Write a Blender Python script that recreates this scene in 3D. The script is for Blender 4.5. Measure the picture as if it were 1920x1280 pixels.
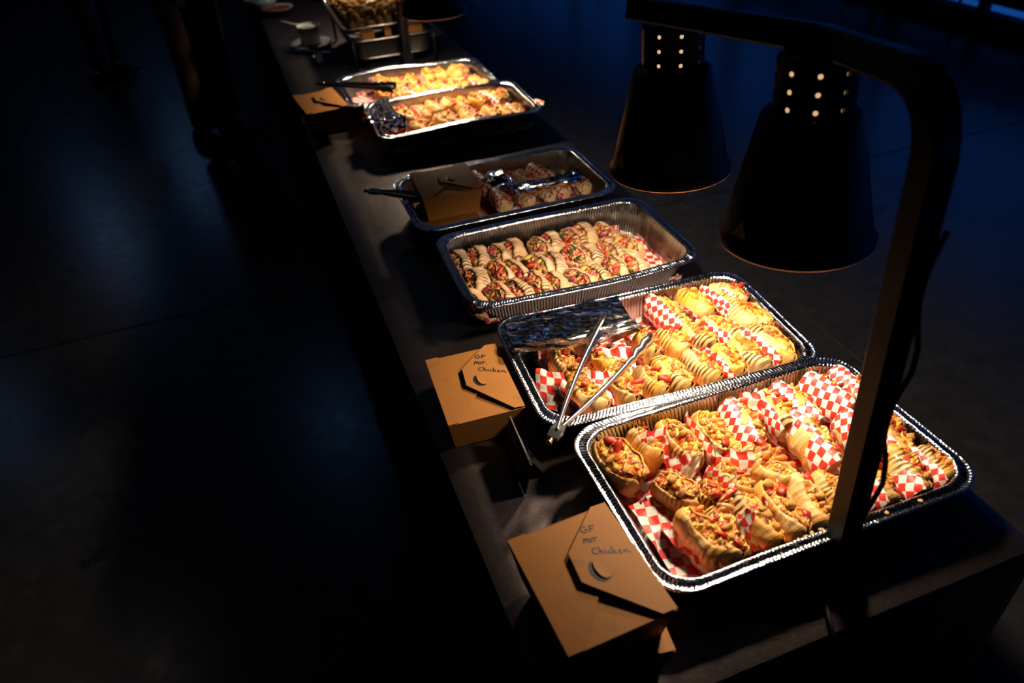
import bpy, bmesh, math, random
import numpy as np
from mathutils import Vector, Matrix, Euler, noise

for o in list(bpy.data.objects):
    bpy.data.objects.remove(o)
S = bpy.context.scene
COL = S.collection
R = math.radians
random.seed(7)

# ------------------------------------------------------------------ camera
F_PX, PITCH, ROLL, CAM_Z = 1402.4, 0.650014, -0.0643, 1.6793
_fw = Vector((0, math.cos(PITCH), -math.sin(PITCH)))
_r0 = Vector((1, 0, 0)); _u0 = _r0.cross(_fw)
_r = _r0 * math.cos(ROLL) + _u0 * math.sin(ROLL)
_u = _r0 * -math.sin(ROLL) + _u0 * math.cos(ROLL)
CAM = Vector((0, 0, CAM_Z))
cam_d = bpy.data.cameras.new('camera')
cam = bpy.data.objects.new('camera', cam_d); COL.objects.link(cam)
cam_d.sensor_width = 36; cam_d.lens = F_PX * 36 / 1920
cam_d.clip_start = .02; cam_d.clip_end = 100
cam.matrix_world = Matrix(((_r.x, _u.x, -_fw.x, 0), (_r.y, _u.y, -_fw.y, 0), (_r.z, _u.z, -_fw.z, CAM_Z), (0, 0, 0, 1)))
cam_d.dof.use_dof = True; cam_d.dof.focus_distance = 1.3; cam_d.dof.aperture_fstop = 3.2
S.camera = cam

def at(x, y, z):
    """point of height z seen at photo pixel x, y (used to survey positions on real planes)"""
    d = _fw + _r * ((x - 960) / F_PX) - _u * ((y - 640) / F_PX)
    return CAM + d * ((z - CAM_Z) / d.z)

# ------------------------------------------------------------------ world, exposure
W = bpy.data.worlds.new('world'); S.world = W; W.use_nodes = True
W.node_tree.nodes['Background'].inputs[0].default_value = (.10, .22, .6, 1)
W.node_tree.nodes['Background'].inputs[1].default_value = .0015
S.view_settings.view_transform = 'Standard'; S.view_settings.look = 'None'
S.view_settings.exposure = 0; S.view_settings.gamma = 1; S.view_settings.use_curve_mapping = False
S.cycles.adaptive_threshold = .05; S.cycles.adaptive_min_samples = 16; S.cycles.max_bounces = 5; S.cycles.diffuse_bounces = 3; S.cycles.glossy_bounces = 3; S.cycles.transmission_bounces = 2
S.cycles.caustics_reflective = False; S.cycles.caustics_refractive = False
LAMP_POWER = 14.0
WARM = (1, .79, .56)
WINDOW_RADIANCE = .24

# ------------------------------------------------------------------ materials
MATS = {}
class NT:
    def __init__(s, name):
        s.m = bpy.data.materials.new(name); s.m.use_nodes = True
        s.t = s.m.node_tree; s.b = s.t.nodes['Principled BSDF']; MATS[name] = s.m
    def n(s, typ, **kw):
        nd = s.t.nodes.new(typ)
        for k, v in kw.items():
            if k.startswith('i_'):
                key = k[2:]; key = int(key) if key.isdigit() else key.replace('_', ' ')
                nd.inputs[key].default_value = v
            else: setattr(nd, k, v)
        return nd
    def l(s, a, b): s.t.links.new(a, b)
    def ramp(s, fac, stops, interp='LINEAR'):
        nd = s.n('ShaderNodeValToRGB'); cr = nd.color_ramp; cr.interpolation = interp
        while len(cr.elements) < len(stops): cr.elements.new(.5)
        for e, (p, c) in zip(cr.elements, stops):
            e.position = p; e.color = (*c, 1) if len(c) == 3 else c
        s.l(fac, nd.inputs[0]); return nd.outputs[0]
    def mix(s, fac, a, b, blend='MIX'):
        nd = s.n('ShaderNodeMix', data_type='RGBA', blend_type=blend)
        for sock, v in ((nd.inputs[0], fac), (nd.inputs[6], a), (nd.inputs[7], b)):
            if hasattr(v, 'is_linked') or hasattr(v, 'links'): s.l(v, sock)
            else: sock.default_value = v if isinstance(v, (int, float)) else (*v, 1)
        return nd.outputs[2]
    def math(s, op, a, b=0.):
        nd = s.n('ShaderNodeMath', operation=op)
        for i, v in enumerate((a, b)):
            if isinstance(v, (int, float)): nd.inputs[i].default_value = v
            else: s.l(v, nd.inputs[i])
        return nd.outputs[0]
    def noise(s, vec=None, scale=5, detail=3, rough=.5):
        nd = s.n('ShaderNodeTexNoise'); nd.inputs['Scale'].default_value = scale
        nd.inputs['Detail'].default_value = detail; nd.inputs['Roughness'].default_value = rough
        if vec is not None: s.l(vec, nd.inputs['Vector'])
        return nd.outputs['Fac']
    def coord(s, which='Object', rnd=False):
        tc = s.n('ShaderNodeTexCoord').outputs[which]
        if not rnd: return tc
        oi = s.n('ShaderNodeObjectInfo'); v = s.n('ShaderNodeVectorMath', operation='ADD')
        k = s.math('MULTIPLY', oi.outputs['Random'], 37.)
        cx = s.n('ShaderNodeCombineXYZ'); s.l(k, cx.inputs[0]); s.l(k, cx.inputs[2])
        s.l(tc, v.inputs[0]); s.l(cx.outputs[0], v.inputs[1]); return v.outputs[0]
    def bump(s, h, strength=.3, dist=.001):
        nd = s.n('ShaderNodeBump'); nd.inputs['Strength'].default_value = strength; nd.inputs['Distance'].default_value = dist
        s.l(h, nd.inputs['Height']); s.l(nd.outputs[0], s.b.inputs['Normal'])
    def set(s, **kw):
        for k, v in kw.items():
            sock = s.b.inputs[k.replace('_', ' ')]
            if hasattr(v, 'links'): s.l(v, sock)
            else: sock.default_value = (*v, 1) if isinstance(v, tuple) and len(v) == 3 else v
        return s

def simple(name, col, rough=.5, metal=0., spec=.5, bump=0., bscale=200, vary=0.):
    t = NT(name); t.set(Base_Color=col, Roughness=rough, Metallic=metal, Specular_IOR_Level=spec)
    c = t.coord()
    if vary:
        n = t.noise(c, 30, 4); t.set(Base_Color=t.mix(n, tuple(x * (1 - vary) for x in col), tuple(min(1, x * (1 + vary)) for x in col)))
    if bump: t.bump(t.noise(c, bscale, 3), bump)
    return t.m

# concrete floor
t = NT('polished_concrete'); c = t.coord()
n1 = t.noise(c, .9, 6, .6); n2 = t.noise(c, 14, 5, .65); n3 = t.noise(c, 2.2, 7, .62)
base = t.mix(n1, (.024, .025, .028), (.050, .050, .052))
base = t.mix(t.ramp(n2, [(.35, (0, 0, 0)), (.75, (1, 1, 1))]), base, (.062, .062, .065))
base = t.mix(t.ramp(n3, [(.64, (0, 0, 0)), (.69, (1, 1, 1))]), base, (.008, .008, .008))
t.set(Base_Color=base, Roughness=t.ramp(n2, [(.3, (.22,) * 3), (.8, (.30,) * 3)]), Specular_IOR_Level=.5)
t.bump(n2, .03, .003)
simple('joint_dark', (.012, .012, .013), .9)
simple('wall_paint', (.03, .032, .04), .8, bump=.05, bscale=40)
simple('ceiling_paint', (.02, .02, .025), .9)
simple('mullion', (.006, .006, .008), .6)
# satin cloth
t = NT('black_satin'); c = t.coord()
w1 = t.noise(c, 900, 2); w2 = t.noise(c, 26, 5, .6)
t.set(Base_Color=t.mix(w2, (.0030, .0020, .0022), (.0065, .0044, .0047)), Roughness=.48, Specular_IOR_Level=1.0, Specular_Tint=(1., .82, .80),
      Sheen_Weight=0.)
b2 = t.n('ShaderNodeBump'); b2.inputs['Strength'].default_value = .12; b2.inputs['Distance'].default_value = .0008
t.l(w1, b2.inputs['Height'])
b3 = t.n('ShaderNodeBump'); b3.inputs['Strength'].default_value = .3; b3.inputs['Distance'].default_value = .005
t.l(w2, b3.inputs['Height']); t.l(b2.outputs[0], b3.inputs['Normal']); t.l(b3.outputs[0], t.b.inputs['Normal'])
# foils
def foil(name, col, rough, bs, bstr, dist):
    t = NT(name); c = t.coord(rnd=True)
    a = t.noise(c, bs, 5, .6); b = t.noise(c, bs * 5, 2)
    t.set(Base_Color=col, Metallic=1., Roughness=t.ramp(b, [(.3, (rough * .7,) * 3), (.7, (rough * 1.4,) * 3)]))
    t.bump(a, bstr, dist); return t.m
foil('pan_foil', (.44, .42, .43), .18, 18, .2, .003)
foil('rim_foil', (.74, .75, .80), .14, 110, .6, .002)
foil('sheet_foil', (.80, .80, .83), .15, 22, .35, .006)
simple('steel', (.62, .60, .58), .24, 1., bump=.04, bscale=400)
simple('dull_steel', (.42, .38, .35), .35, 1., bump=.05, bscale=90)
simple('brass', (.62, .42, .2), .3, 1.)
simple('black_metal', (.005, .005, .006), .42, 0., .26, bump=.03, bscale=900)
simple('base_matte', (.004, .004, .005), .55, 0., .15)
simple('copper_lip', (.90, .58, .48), .4, .2)
simple('shade_inner', (.55, .5, .45), .4, .6)
simple('cable_rubber', (.005, .005, .005), .6, spec=.15)
t = NT('sticker_yellow'); t.set(Base_Color=(.80, .66, .03), Roughness=.5)
simple('sticker_black', (.006, .006, .006), .5)
t = NT('bulb_glow'); t.set(Base_Color=(.9, .8, .6)); t.b.inputs['Emission Color'].default_value = (1, .62, .3, 1); t.b.inputs['Emission Strength'].default_value = .75
# kraft
t = NT('kraft_board'); c = t.coord(rnd=True)
f1 = t.noise(c, 350, 3); f2 = t.noise(c, 22, 3); f3 = t.noise(c, 34, 2, .4)
kc = t.mix(f2, (.32, .128, .029), (.385, .162, .040)); kc = t.mix(t.math('MULTIPLY', f1, .35), kc, (.29, .11, .024))
kc = t.mix(t.ramp(f3, [(.68, (0, 0, 0)), (.72, (.55,) * 3)]), kc, (.24, .105, .03))
t.set(Base_Color=kc, Roughness=.62, Specular_IOR_Level=.3); t.bump(f1, .12)
simple('kraft_inside', (.36, .20, .08), .7)
simple('ink', (.012, .011, .012), .5)
simple('chalk', (.75, .78, .85), .9)
simple('slate', (.010, .010, .012), .55)
simple('slate_edge', (.20, .18, .15), .5)
# checked deli paper
t = NT('checked_paper'); c = t.coord('UV')
ck = t.n('ShaderNodeTexChecker'); ck.inputs['Scale'].default_value = 1 / .0152; t.l(c, ck.inputs['Vector'])
nn = t.noise(t.coord(), 60, 4); n2 = t.noise(t.coord(rnd=True), 25, 3)
white = t.mix(n2, (.80, .74, .66), (.86, .80, .70)); red = t.mix(n2, (.66, .030, .022), (.80, .055, .035))
pc = t.mix(ck.outputs['Fac'], red, white)
pc = t.mix(t.ramp(n2, [(.60, (0, 0, 0)), (.80, (.35,) * 3)]), pc, (.75, .28, .05))
t.set(Base_Color=pc, Roughness=.42, Specular_IOR_Level=.4); t.bump(nn, .3, .002)
t.b.inputs['Transmission Weight'].default_value = 0
# plain white paper
simple('greaseproof', (.80, .76, .72), .45, bump=.2, bscale=60)
# tortilla
def tortilla(name, c0, c1, stain, char):
    t = NT(name); obj = t.coord(); rc = t.coord(rnd=True)
    a = t.noise(rc, 28, 4); b = t.noise(rc, 90, 4, .65); d = t.noise(rc, 14, 2)
    col = t.mix(a, c0, c1)
    col = t.mix(t.ramp(d, [(.36, (0, 0, 0)), (.64, (.95,) * 3)]), col, stain)
    col = t.mix(t.ramp(b, [(.60, (0, 0, 0)), (.74, (.75,) * 3)]), col, (.36, .17, .045))
    sep = t.n('ShaderNodeSeparateXYZ'); t.l(obj, sep.inputs[0])
    wob = t.math('MULTIPLY', a, 3.); ph = t.math('ADD', t.math('MULTIPLY', sep.outputs[1], 2 * math.pi / .0118), wob)
    st = t.math('SINE', ph)
    st = t.ramp(st, [(.0, (0, 0, 0)), (.35, (1, 1, 1))])
    oi = t.n('ShaderNodeObjectInfo')
    m1 = t.ramp(t.noise(rc, 15, 2), [(.46, (0, 0, 0)), (.60, (1, 1, 1))])
    m2 = t.ramp(sep.outputs[2], [(.026, (0, 0, 0)), (.038, (1, 1, 1))])
    k = t.math('MULTIPLY', t.math('MULTIPLY', st, m1), t.math('MULTIPLY', m2, char))
    col = t.mix(k, col, (.085, .030, .008))
    t.set(Base_Color=col, Roughness=.5, Specular_IOR_Level=.35)
    t.bump(t.math('SUBTRACT', t.math('ADD', a, t.math('MULTIPLY', b, .5)), t.math('MULTIPLY', st, .5)), .55, .003)
tortilla('tortilla_golden', (.74, .50, .24), (.70, .42, .15), (.70, .30, .022), 1.)
tortilla('tortilla_pale', (.74, .55, .37), (.70, .48, .29), (.66, .40, .18), .9)
def filling(name, cols, scale):
    t = NT(name); c = t.coord(rnd=True)
    v = t.n('ShaderNodeTexVoronoi'); v.inputs['Scale'].default_value = scale; t.l(c, v.inputs['Vector'])
    sep = t.n('ShaderNodeSeparateColor'); t.l(v.outputs['Color'], sep.inputs[0])
    k = len(cols); col = t.ramp(sep.outputs[0], [(i / k, q) for i, q in enumerate(cols)], 'CONSTANT')
    n = t.noise(c, 120, 3); col = t.mix(t.math('MULTIPLY', n, .25), col, (.45, .18, .03))
    t.set(Base_Color=col, Roughness=.38, Specular_IOR_Level=.5)
    t.bump(t.math('SUBTRACT', n, t.math('MULTIPLY', v.outputs['Distance'], 1.4)), .8, .004)
filling('chicken_filling', [(.74, .33, .025), (.80, .44, .045), (.48, .15, .015), (.58, .06, .012), (.80, .50, .10), (.22, .055, .014), (.68, .22, .02)], 120)
filling('veggie_filling', [(.55, .07, .04), (.62, .34, .12), (.30, .02, .06), (.68, .45, .12), (.10, .15, .03), (.60, .22, .10)], 110)
simple('tomato_flesh', (.46, .032, .014), .25, vary=.25, bump=.2, bscale=160)
simple('orange_pepper', (.66, .17, .018), .3, vary=.2, bump=.2, bscale=160)
simple('chicken_meat', (.60, .29, .055), .5, vary=.35, bump=.5, bscale=220)
simple('red_onion', (.24, .016, .045), .35, vary=.3, bump=.2, bscale=200)
simple('parsley_green', (.022, .060, .010), .5, vary=.4, bump=.4, bscale=260)
simple('yellow_pepper', (.62, .38, .04), .35, vary=.2, bump=.2, bscale=200)
simple('bean_brown', (.16, .035, .018), .3, vary=.3, bump=.1, bscale=150)
simple('crumb_tan', (.55, .33, .10), .6, bump=.3, bscale=300)
simple('falafel_crust', (.52, .28, .045), .7, vary=.45, bump=.8, bscale=110)
simple('ceramic_white', (.62, .64, .66), .2, bump=.01)
simple('ceramic_cup', (.42, .45, .40), .3)
simple('sauce_cream', (.62, .62, .52), .35)
simple('glass_green', (.30, .45, .45), .15)
simple('salsa_red', (.22, .02, .02), .4)
simple('trouser_black', (.003, .003, .004), .95, spec=.1, bump=.2, bscale=300)
simple('shirt_black', (.010, .010, .013), .85, bump=.2, bscale=300)
simple('skin_tone', (.45, .26, .17), .5)
simple('hair_dark', (.02, .013, .008), .5)
simple('shoe_leather', (.010, .010, .011), .25)
simple('shoe_sole', (.55, .58, .65), .35)
simple('chair_plastic', (.010, .011, .013), .45)
simple('chair_rod', (.012, .012, .014), .3, .6)
def emitter(name, col, k):
    t = NT(name); t.set(Base_Color=(.02, .02, .02)); t.b.inputs['Emission Color'].default_value = (*col, 1); t.b.inputs['Emission Strength'].default_value = k
emitter('dusk_pane', (.02, .20, 1.0), WINDOW_RADIANCE)
emitter('cool_lens', (.30, .62, 1.0), 5.5)
emitter('fill_lens', (.30, .50, 1.0), .9)  # glow of the added overhead fill lamps
emitter('blue_lens', (.20, .45, 1.0), 1.7)
emitter('neutral_lens', (1.0, .86, .72), 1.3)

# ------------------------------------------------------------------ helpers
def me(name, V, Fc, mat=None, smooth=True, uv=None):
    m = bpy.data.meshes.new(name); m.from_pydata([tuple(v) for v in V], [], Fc)
    if mat: m.materials.append(MATS[mat])
    if smooth: m.polygons.foreach_set('use_smooth', [True] * len(m.polygons))
    if uv is not None:
        ul = m.uv_layers.new(name='UVMap')
        for lp in m.loops: ul.data[lp.index].uv = uv[lp.vertex_index]
    m.update(); return m
def ob(name, mesh, parent=None, loc=None, rot=None, scale=None):
    o = bpy.data.objects.new(name, mesh); COL.objects.link(o)
    if parent: o.parent = parent
    if loc is not None: o.location = loc
    if rot is not None: o.rotation_euler = rot
    if scale is not None: o.scale = scale
    return o
def tag(o, label, cat, group=None, kind=None):
    if label: o['label'] = label
    if cat: o['category'] = cat
    if group: o['group'] = group
    if kind: o['kind'] = kind
    return o
def thing(name, label, cat, loc=(0, 0, 0), rot=(0, 0, 0), group=None):
    o = bpy.data.objects.new(name, None); COL.objects.link(o); o.location = loc; o.rotation_euler = rot
    o.empty_display_size = .05
    return tag(o, label, cat, group)
def grid_faces(nu, nv, cu=False, cv=False):
    f = []
    for i in range(nu if cu else nu - 1):
        for j in range(nv if cv else nv - 1):
            a, b = i, (i + 1) % nu; c_, d = j, (j + 1) % nv
            f.append((a * nv + c_, b * nv + c_, b * nv + d, a * nv + d))
    return f
def box_me(name, x0, x1, y0, y1, z0, z1, mat, bev=0.):
    bm = bmesh.new(); bmesh.ops.create_cube(bm, size=1)
    for v in bm.verts: v.co = Vector(((x0 + x1) / 2 + v.co.x * (x1 - x0), (y0 + y1) / 2 + v.co.y * (y1 - y0), (z0 + z1) / 2 + v.co.z * (z1 - z0)))
    if bev: bmesh.ops.bevel(bm, geom=bm.edges[:], offset=bev, segments=2, affect='EDGES')
    m = bpy.data.meshes.new(name); bm.to_mesh(m); bm.free(); m.materials.append(MATS[mat]); return m
def lathe(name, prof, mat, n=48, smooth=True, close=False):
    V = []; k = len(prof)
    for i in range(n):
        a = 2 * math.pi * i / n
        for r_, z in prof: V.append((r_ * math.cos(a), r_ * math.sin(a), z))
    f = []
    for i in range(n):
        for j in range(k if close else k - 1):
            f.append((i * k + j, ((i + 1) % n) * k + j, ((i + 1) % n) * k + (j + 1) % k, i * k + (j + 1) % k))
    return me(name, V, f, mat, smooth)
def sweep(name, pts, section, mat, ups=None, smooth=True, scales=None, caps=True):
    """section: list of (a,b) in the frame (side, up)"""
    pts = [Vector(p) for p in pts]; V = []; k = len(section)
    up = Vector(ups or (0, 0, 1))
    for i, p in enumerate(pts):
        tg = (pts[min(i + 1, len(pts) - 1)] - pts[max(i - 1, 0)]).normalized()
        side = tg.cross(up)
        if side.length < .05: side = tg.cross(Vector((1, 0, 0)))
        side.normalize(); up2 = side.cross(tg).normalized(); up = up2
        sc = scales[i] if scales else 1
        for a, b in section: V.append(p + side * a * sc + up2 * b * sc)
    f = []
    for i in range(len(pts) - 1):
        for j in range(k): f.append((i * k + j, i * k + (j + 1) % k, (i + 1) * k + (j + 1) % k, (i + 1) * k + j))
    if caps: f.append(tuple(range(k))[::-1]); f.append(tuple((len(pts) - 1) * k + j for j in range(k)))
    return me(name, V, f, mat, smooth)
def circ(r_, n=8): return [(r_ * math.cos(2 * math.pi * i / n), r_ * math.sin(2 * math.pi * i / n)) for i in range(n)]
def blob(name, mat, seed, sub=2, amp=.3, sc=(1, 1, 1), freq=1.4):
    bm = bmesh.new(); bmesh.ops.create_icosphere(bm, subdivisions=sub, radius=1)
    for v in bm.verts:
        d = v.co.normalized(); k = 1 + amp * noise.noise(d * freq + Vector((seed * 3.1, seed * 1.7, 0))) + amp * .5 * noise.noise(d * freq * 2.5 + Vector((0, seed, 9)))
        v.co = Vector((d.x * sc[0], d.y * sc[1], d.z * sc[2])) * k
    m = bpy.data.meshes.new(name); bm.to_mesh(m); bm.free(); m.materials.append(MATS[mat])
    m.polygons.foreach_set('use_smooth', [True] * len(m.polygons)); return m
def nz(x, y, z=0.): return noise.noise(Vector((x, y, z)))

# ------------------------------------------------------------------ setting (room grid follows the table: s along it, t across it)
YAW = R(18.2); CY, SY = math.cos(YAW), math.sin(YAW)
def T(s, t, z=0.): return Vector((-SY * s + CY * t, CY * s + SY * t, z))
# floor: sub-base plus slabs with recessed joints
fl = tag(ob('floor', box_me('floor_base', -8.2, 6.2, -6, 20, -.16, -.05, 'joint_dark'), rot=(0, 0, YAW)), 'dark polished concrete floor slabs with thin joints', None, kind='structure')
t_j = [-7.7, -4.55, -1.4, 1.75, 4.9, 5.95]; s_j = [-5.5, -2.65, -.2, 2.81, 5.7, 8.6, 11.5, 14.4, 18.]
for i in range(len(t_j) - 1):
    for j in range(len(s_j) - 1):
        sl = ob('slab', box_me('slab', t_j[i] + .003, t_j[i + 1] - .003, s_j[j] + .003, s_j[j + 1] - .003, -.05, 0, 'polished_concrete', .002), fl)
def wall(name, label, a, b, z0, z1, th=.15):
    a, b = Vector(a), Vector(b); d = (b - a); L = d.length; ang = math.atan2(d.y, d.x)
    return tag(ob(name, box_me(name, 0, L, 0, th, z0, z1, 'wall_paint'), loc=a, rot=(0, 0, ang)), label, None, kind='structure')
wall('wall_back', 'far dark wall of the hall', T(18, 6.0), T(18, -7.7), 0, 6)
wall('wall_left', 'dark side wall of the hall', T(18, -7.7), T(-5.5, -7.7), 0, 6)
wall('wall_front', 'dark wall behind the viewpoint', T(-5.5, -7.7), T(-5.5, 6.0), 0, 6)
tag(ob('ceiling', box_me('ceiling', -7.9, 6.2, -5.7, 18.2, 6, 6.15, 'ceiling_paint'), rot=(0, 0, YAW)), 'dark high ceiling of the hall', None, kind='structure')
# window wall on the right: low sill band, bottom lights, dark transom, tall upper lights
tw = 5.30
wl = wall('wall_right', 'dark sill wall under the long blue window row', T(-5.5, tw), T(18, tw), 0, .10)
tag(ob('trim_1', box_me('trim', 0, 23.5, -.02, .15, 2.1, 6, 'wall_paint'), loc=T(-5.5, tw), rot=(0, 0, math.pi / 2 + YAW)), 'dark wall band above the window row', None, kind='structure')
wn = 0
for k in range(11):
    s0 = -5.5 + k * 2.136; wn += 1
    w = tag(thing('window_%d' % wn, 'tall window bay glowing dusk blue', None, T(s0, tw), (0, 0, math.pi / 2 + YAW)), None, None, kind='structure')
    Lw = 2.136
    ob('post', box_me('post', -.045, .045, -.06, .08, .10, 2.1, 'mullion'), w)
    ob('post', box_me('post', .18, .23, -.05, .07, .10, 2.1, 'mullion'), w)
    ob('post', box_me('post', 1.25, 1.31, -.05, .07, .10, 2.1, 'mullion'), w)
    ob('transom', box_me('transom', 0, Lw, -.05, .07, .158, .60, 'mullion'), w)
    for x0, x1 in ((.045, .18), (.23, 1.25), (1.31, Lw - .045)):
        for z0, z1 in ((.10, .158), (.60, 2.1)):
            ob('pane', box_me('pane', x0, x1, 0, .012, z0, z1, 'dusk_pane'), w)
# ceiling lamps whose soft reflections sit on the polished floor
def ceiling_spot(px, py, mat, r_, zc, label):
    p = at(px, py, 0); k = zc / CAM_Z
    loc = Vector((p.x * (1 + k), p.y * (1 + k), zc))
    o = thing('ceiling_spotlight', label, 'ceiling light', loc, group='stage lamps under the ceiling')
    aim = Vector((p.x, p.y, 0)) - loc
    o.rotation_euler = aim.to_track_quat('-Z', 'Y').to_euler()
    ob('housing', lathe('housing', [(r_ * 1.1, -.02), (r_ * 1.12, .05), (r_ * .8, .42), (.0, .46)], 'black_metal', 24), o)
    ob('lens', lathe('lens', [(0, -.004), (r_ * .6, 0), (r_, .015)], mat, 24), o)
    ob('yoke', sweep('yoke', [(-r_ * 1.2, 0, .2), (-r_ * 1.2, 0, .55), (r_ * 1.2, 0, .55), (r_ * 1.2, 0, .2)], circ(.02, 6), 'black_metal', (0, 1, 0)), o)
ceiling_spot(215, 455, 'blue_lens', .36, 4.8, 'blue stage lamp farthest along the left of the hall')
ceiling_spot(375, 335, 'blue_lens', .36, 4.8, 'blue stage lamp high over the far end of hall')
ceiling_spot(5, 800, 'blue_lens', .28, 4.8, 'blue stage lamp near the left wall of hall')
ceiling_spot(640, 795, 'blue_lens', .28, 4.8, 'blue stage lamp high above the buffet table line')
for k_, (lx, ly, lab_) in enumerate(((1.0, 4.0, 'added blue fill lamp over the near end of buffet'), (-1.0, 6.0, 'added blue fill lamp over the middle of buffet'), (0., 9.0, 'added blue fill lamp beyond the far buffet end'), (.9, 1.7, 'added blue fill lamp straight above the nearest tray'))):  # unseen lamps added for blue ambient light and glints on the foil rims
    ho = thing('fill_lamp', lab_, 'ceiling light', (lx, ly, 5.0), group='added fill lamps under the ceiling')
    ob('housing', lathe('housing', [(.33, 0), (.34, .08), (.2, .25), (.03, .30), (.03, 1.0), (0, 1.0)], 'black_metal', 24), ho)
    ob('lens', lathe('lens', [(0, .01), (.2, .012), (.32, .02)], 'fill_lens', 24), ho)
ceiling_spot(275, 1265, 'neutral_lens', .22, 4.8, 'neutral white stage lamp closest to the viewpoint')

# ------------------------------------------------------------------ buffet tables under black cloths
TABLE_Z = .75
def tablecloth(s0, s1, t0, t1, label, seed):
    o = thing('tablecloth', label, 'tablecloth', group='black cloths on the buffet tables')
    ns, nt = int((s1 - s0) / .022), int((t1 - t0) / .022); V = []
    def wr(s, t):
        e = min(t - t0, t1 - t, s - s0, s1 - s)
        k = .25 + .75 * math.exp(-max(0, e) / .09)
        w = noise.ridged_multi_fractal(Vector((s * 5 + t * 3, t * 8 - s * 2, seed)), 1., 2.1, 3, 1., 2.)
        return -.0045 + .0030 * k * min(1.6, w) - .009 * max(0, 1 - max(0, e) / .020) ** 2
    for i in range(ns + 1):
        for j in range(nt + 1):
            s, t_ = s0 + (s1 - s0) * i / ns, t0 + (t1 - t0) * j / nt
            V.append(T(s, t_, TABLE_Z + min(0, wr(s, t_)) ))
    ob('top_panel', me('top_panel', V, grid_faces(ns + 1, nt + 1)[::-1], 'black_satin'), o)
    # skirt
    per = []
    for (a, b, nrm) in (((s0, t0), (s1, t0), (0, -1)), ((s1, t0), (s1, t1), (1, 0)), ((s1, t1), (s0, t1), (0, 1)), ((s0, t1), (s0, t0), (-1, 0))):
        L = math.hypot(b[0] - a[0], b[1] - a[1]); n = int(L / .02)
        for i in range(n): per.append((a[0] + (b[0] - a[0]) * i / n, a[1] + (b[1] - a[1]) * i / n, nrm, i / n))
    rows = [0, .006, .02, .05, .1, .16, .24, .34, .45, .56, .66, .742]; V = []
    acc = 0.
    for q, (s, t_, nrm, fr) in enumerate(per):
        acc += .02
        for dz in rows:
            g = dz / .742
            fold = .5 + .5 * math.sin(acc * 14 + 2.5 * nz(acc * 1.3, seed)) 
            off = .004 * min(1, dz / .01) + .05 * g ** .8 * fold * (.6 + .6 * nz(acc * .9, seed, 4)) + .004 * nz(acc * 20, g * 9, seed) * min(1, g * 8)
            V.append(T(s + nrm[0] * off, t_ + nrm[1] * off, TABLE_Z + min(0, wr(s, t_)) - dz * (.995)))
    ob('skirt', me('skirt', V, grid_faces(len(per), len(rows), cu=True), 'black_satin'), o)
    return o
TS0, TT0, TT1 = .392, .158, .918
tablecloth(TS0, 2.87, TT0, TT1, 'black satin tablecloth under the nearest foil trays, hanging to the floor', 3)
tablecloth(2.885, 5.35, TT0, TT1, 'black tablecloth under the chafing stand and far crockery', 8)

# ------------------------------------------------------------------ foil pans
PAN_W, PAN_D, PAN_H = .527, .335, .080
def rrect(w, d, rad, n):
    """n points round a rounded rectangle: (x,y,nx,ny,arc,is_corner)"""
    pts = []; segs = []
    hw, hd = w / 2 - rad, d / 2 - rad
    L = [2 * hd, math.pi * rad / 2, 2 * hw, math.pi * rad / 2] * 2; tot = sum(L)
    for i in range(n):
        a = tot * i / n; k = 0
        while a > L[k] and k < 7: a -= L[k]; k += 1
        f = a / L[k]
        if k == 0: p = (w / 2, -hd + 2 * hd * f, 1, 0)
        elif k == 1: th = f * math.pi / 2; p = (hw + rad * math.cos(th), hd + rad * math.sin(th), math.cos(th), math.sin(th))
        elif k == 2: p = (hw - 2 * hw * f, d / 2, 0, 1)
        elif k == 3: th = math.pi / 2 + f * math.pi / 2; p = (-hw + rad * math.cos(th), hd + rad * math.sin(th), math.cos(th), math.sin(th))
        elif k == 4: p = (-w / 2, hd - 2 * hd * f, -1, 0)
        elif k == 5: th = math.pi + f * math.pi / 2; p = (-hw + rad * math.cos(th), -hd + rad * math.sin(th), math.cos(th), math.sin(th))
        elif k == 6: p = (-hw + 2 * hw * f, -d / 2, 0, -1)
        else: th = 1.5 * math.pi + f * math.pi / 2; p = (hw + rad * math.cos(th), -hd + rad * math.sin(th), math.cos(th), math.sin(th))
        cf = max(.5, math.sin(f * math.pi)) if k % 2 else (.75 if k in (0, 4) else .35)
        pts.append((*p, tot * i / n, cf))
    return pts
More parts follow.
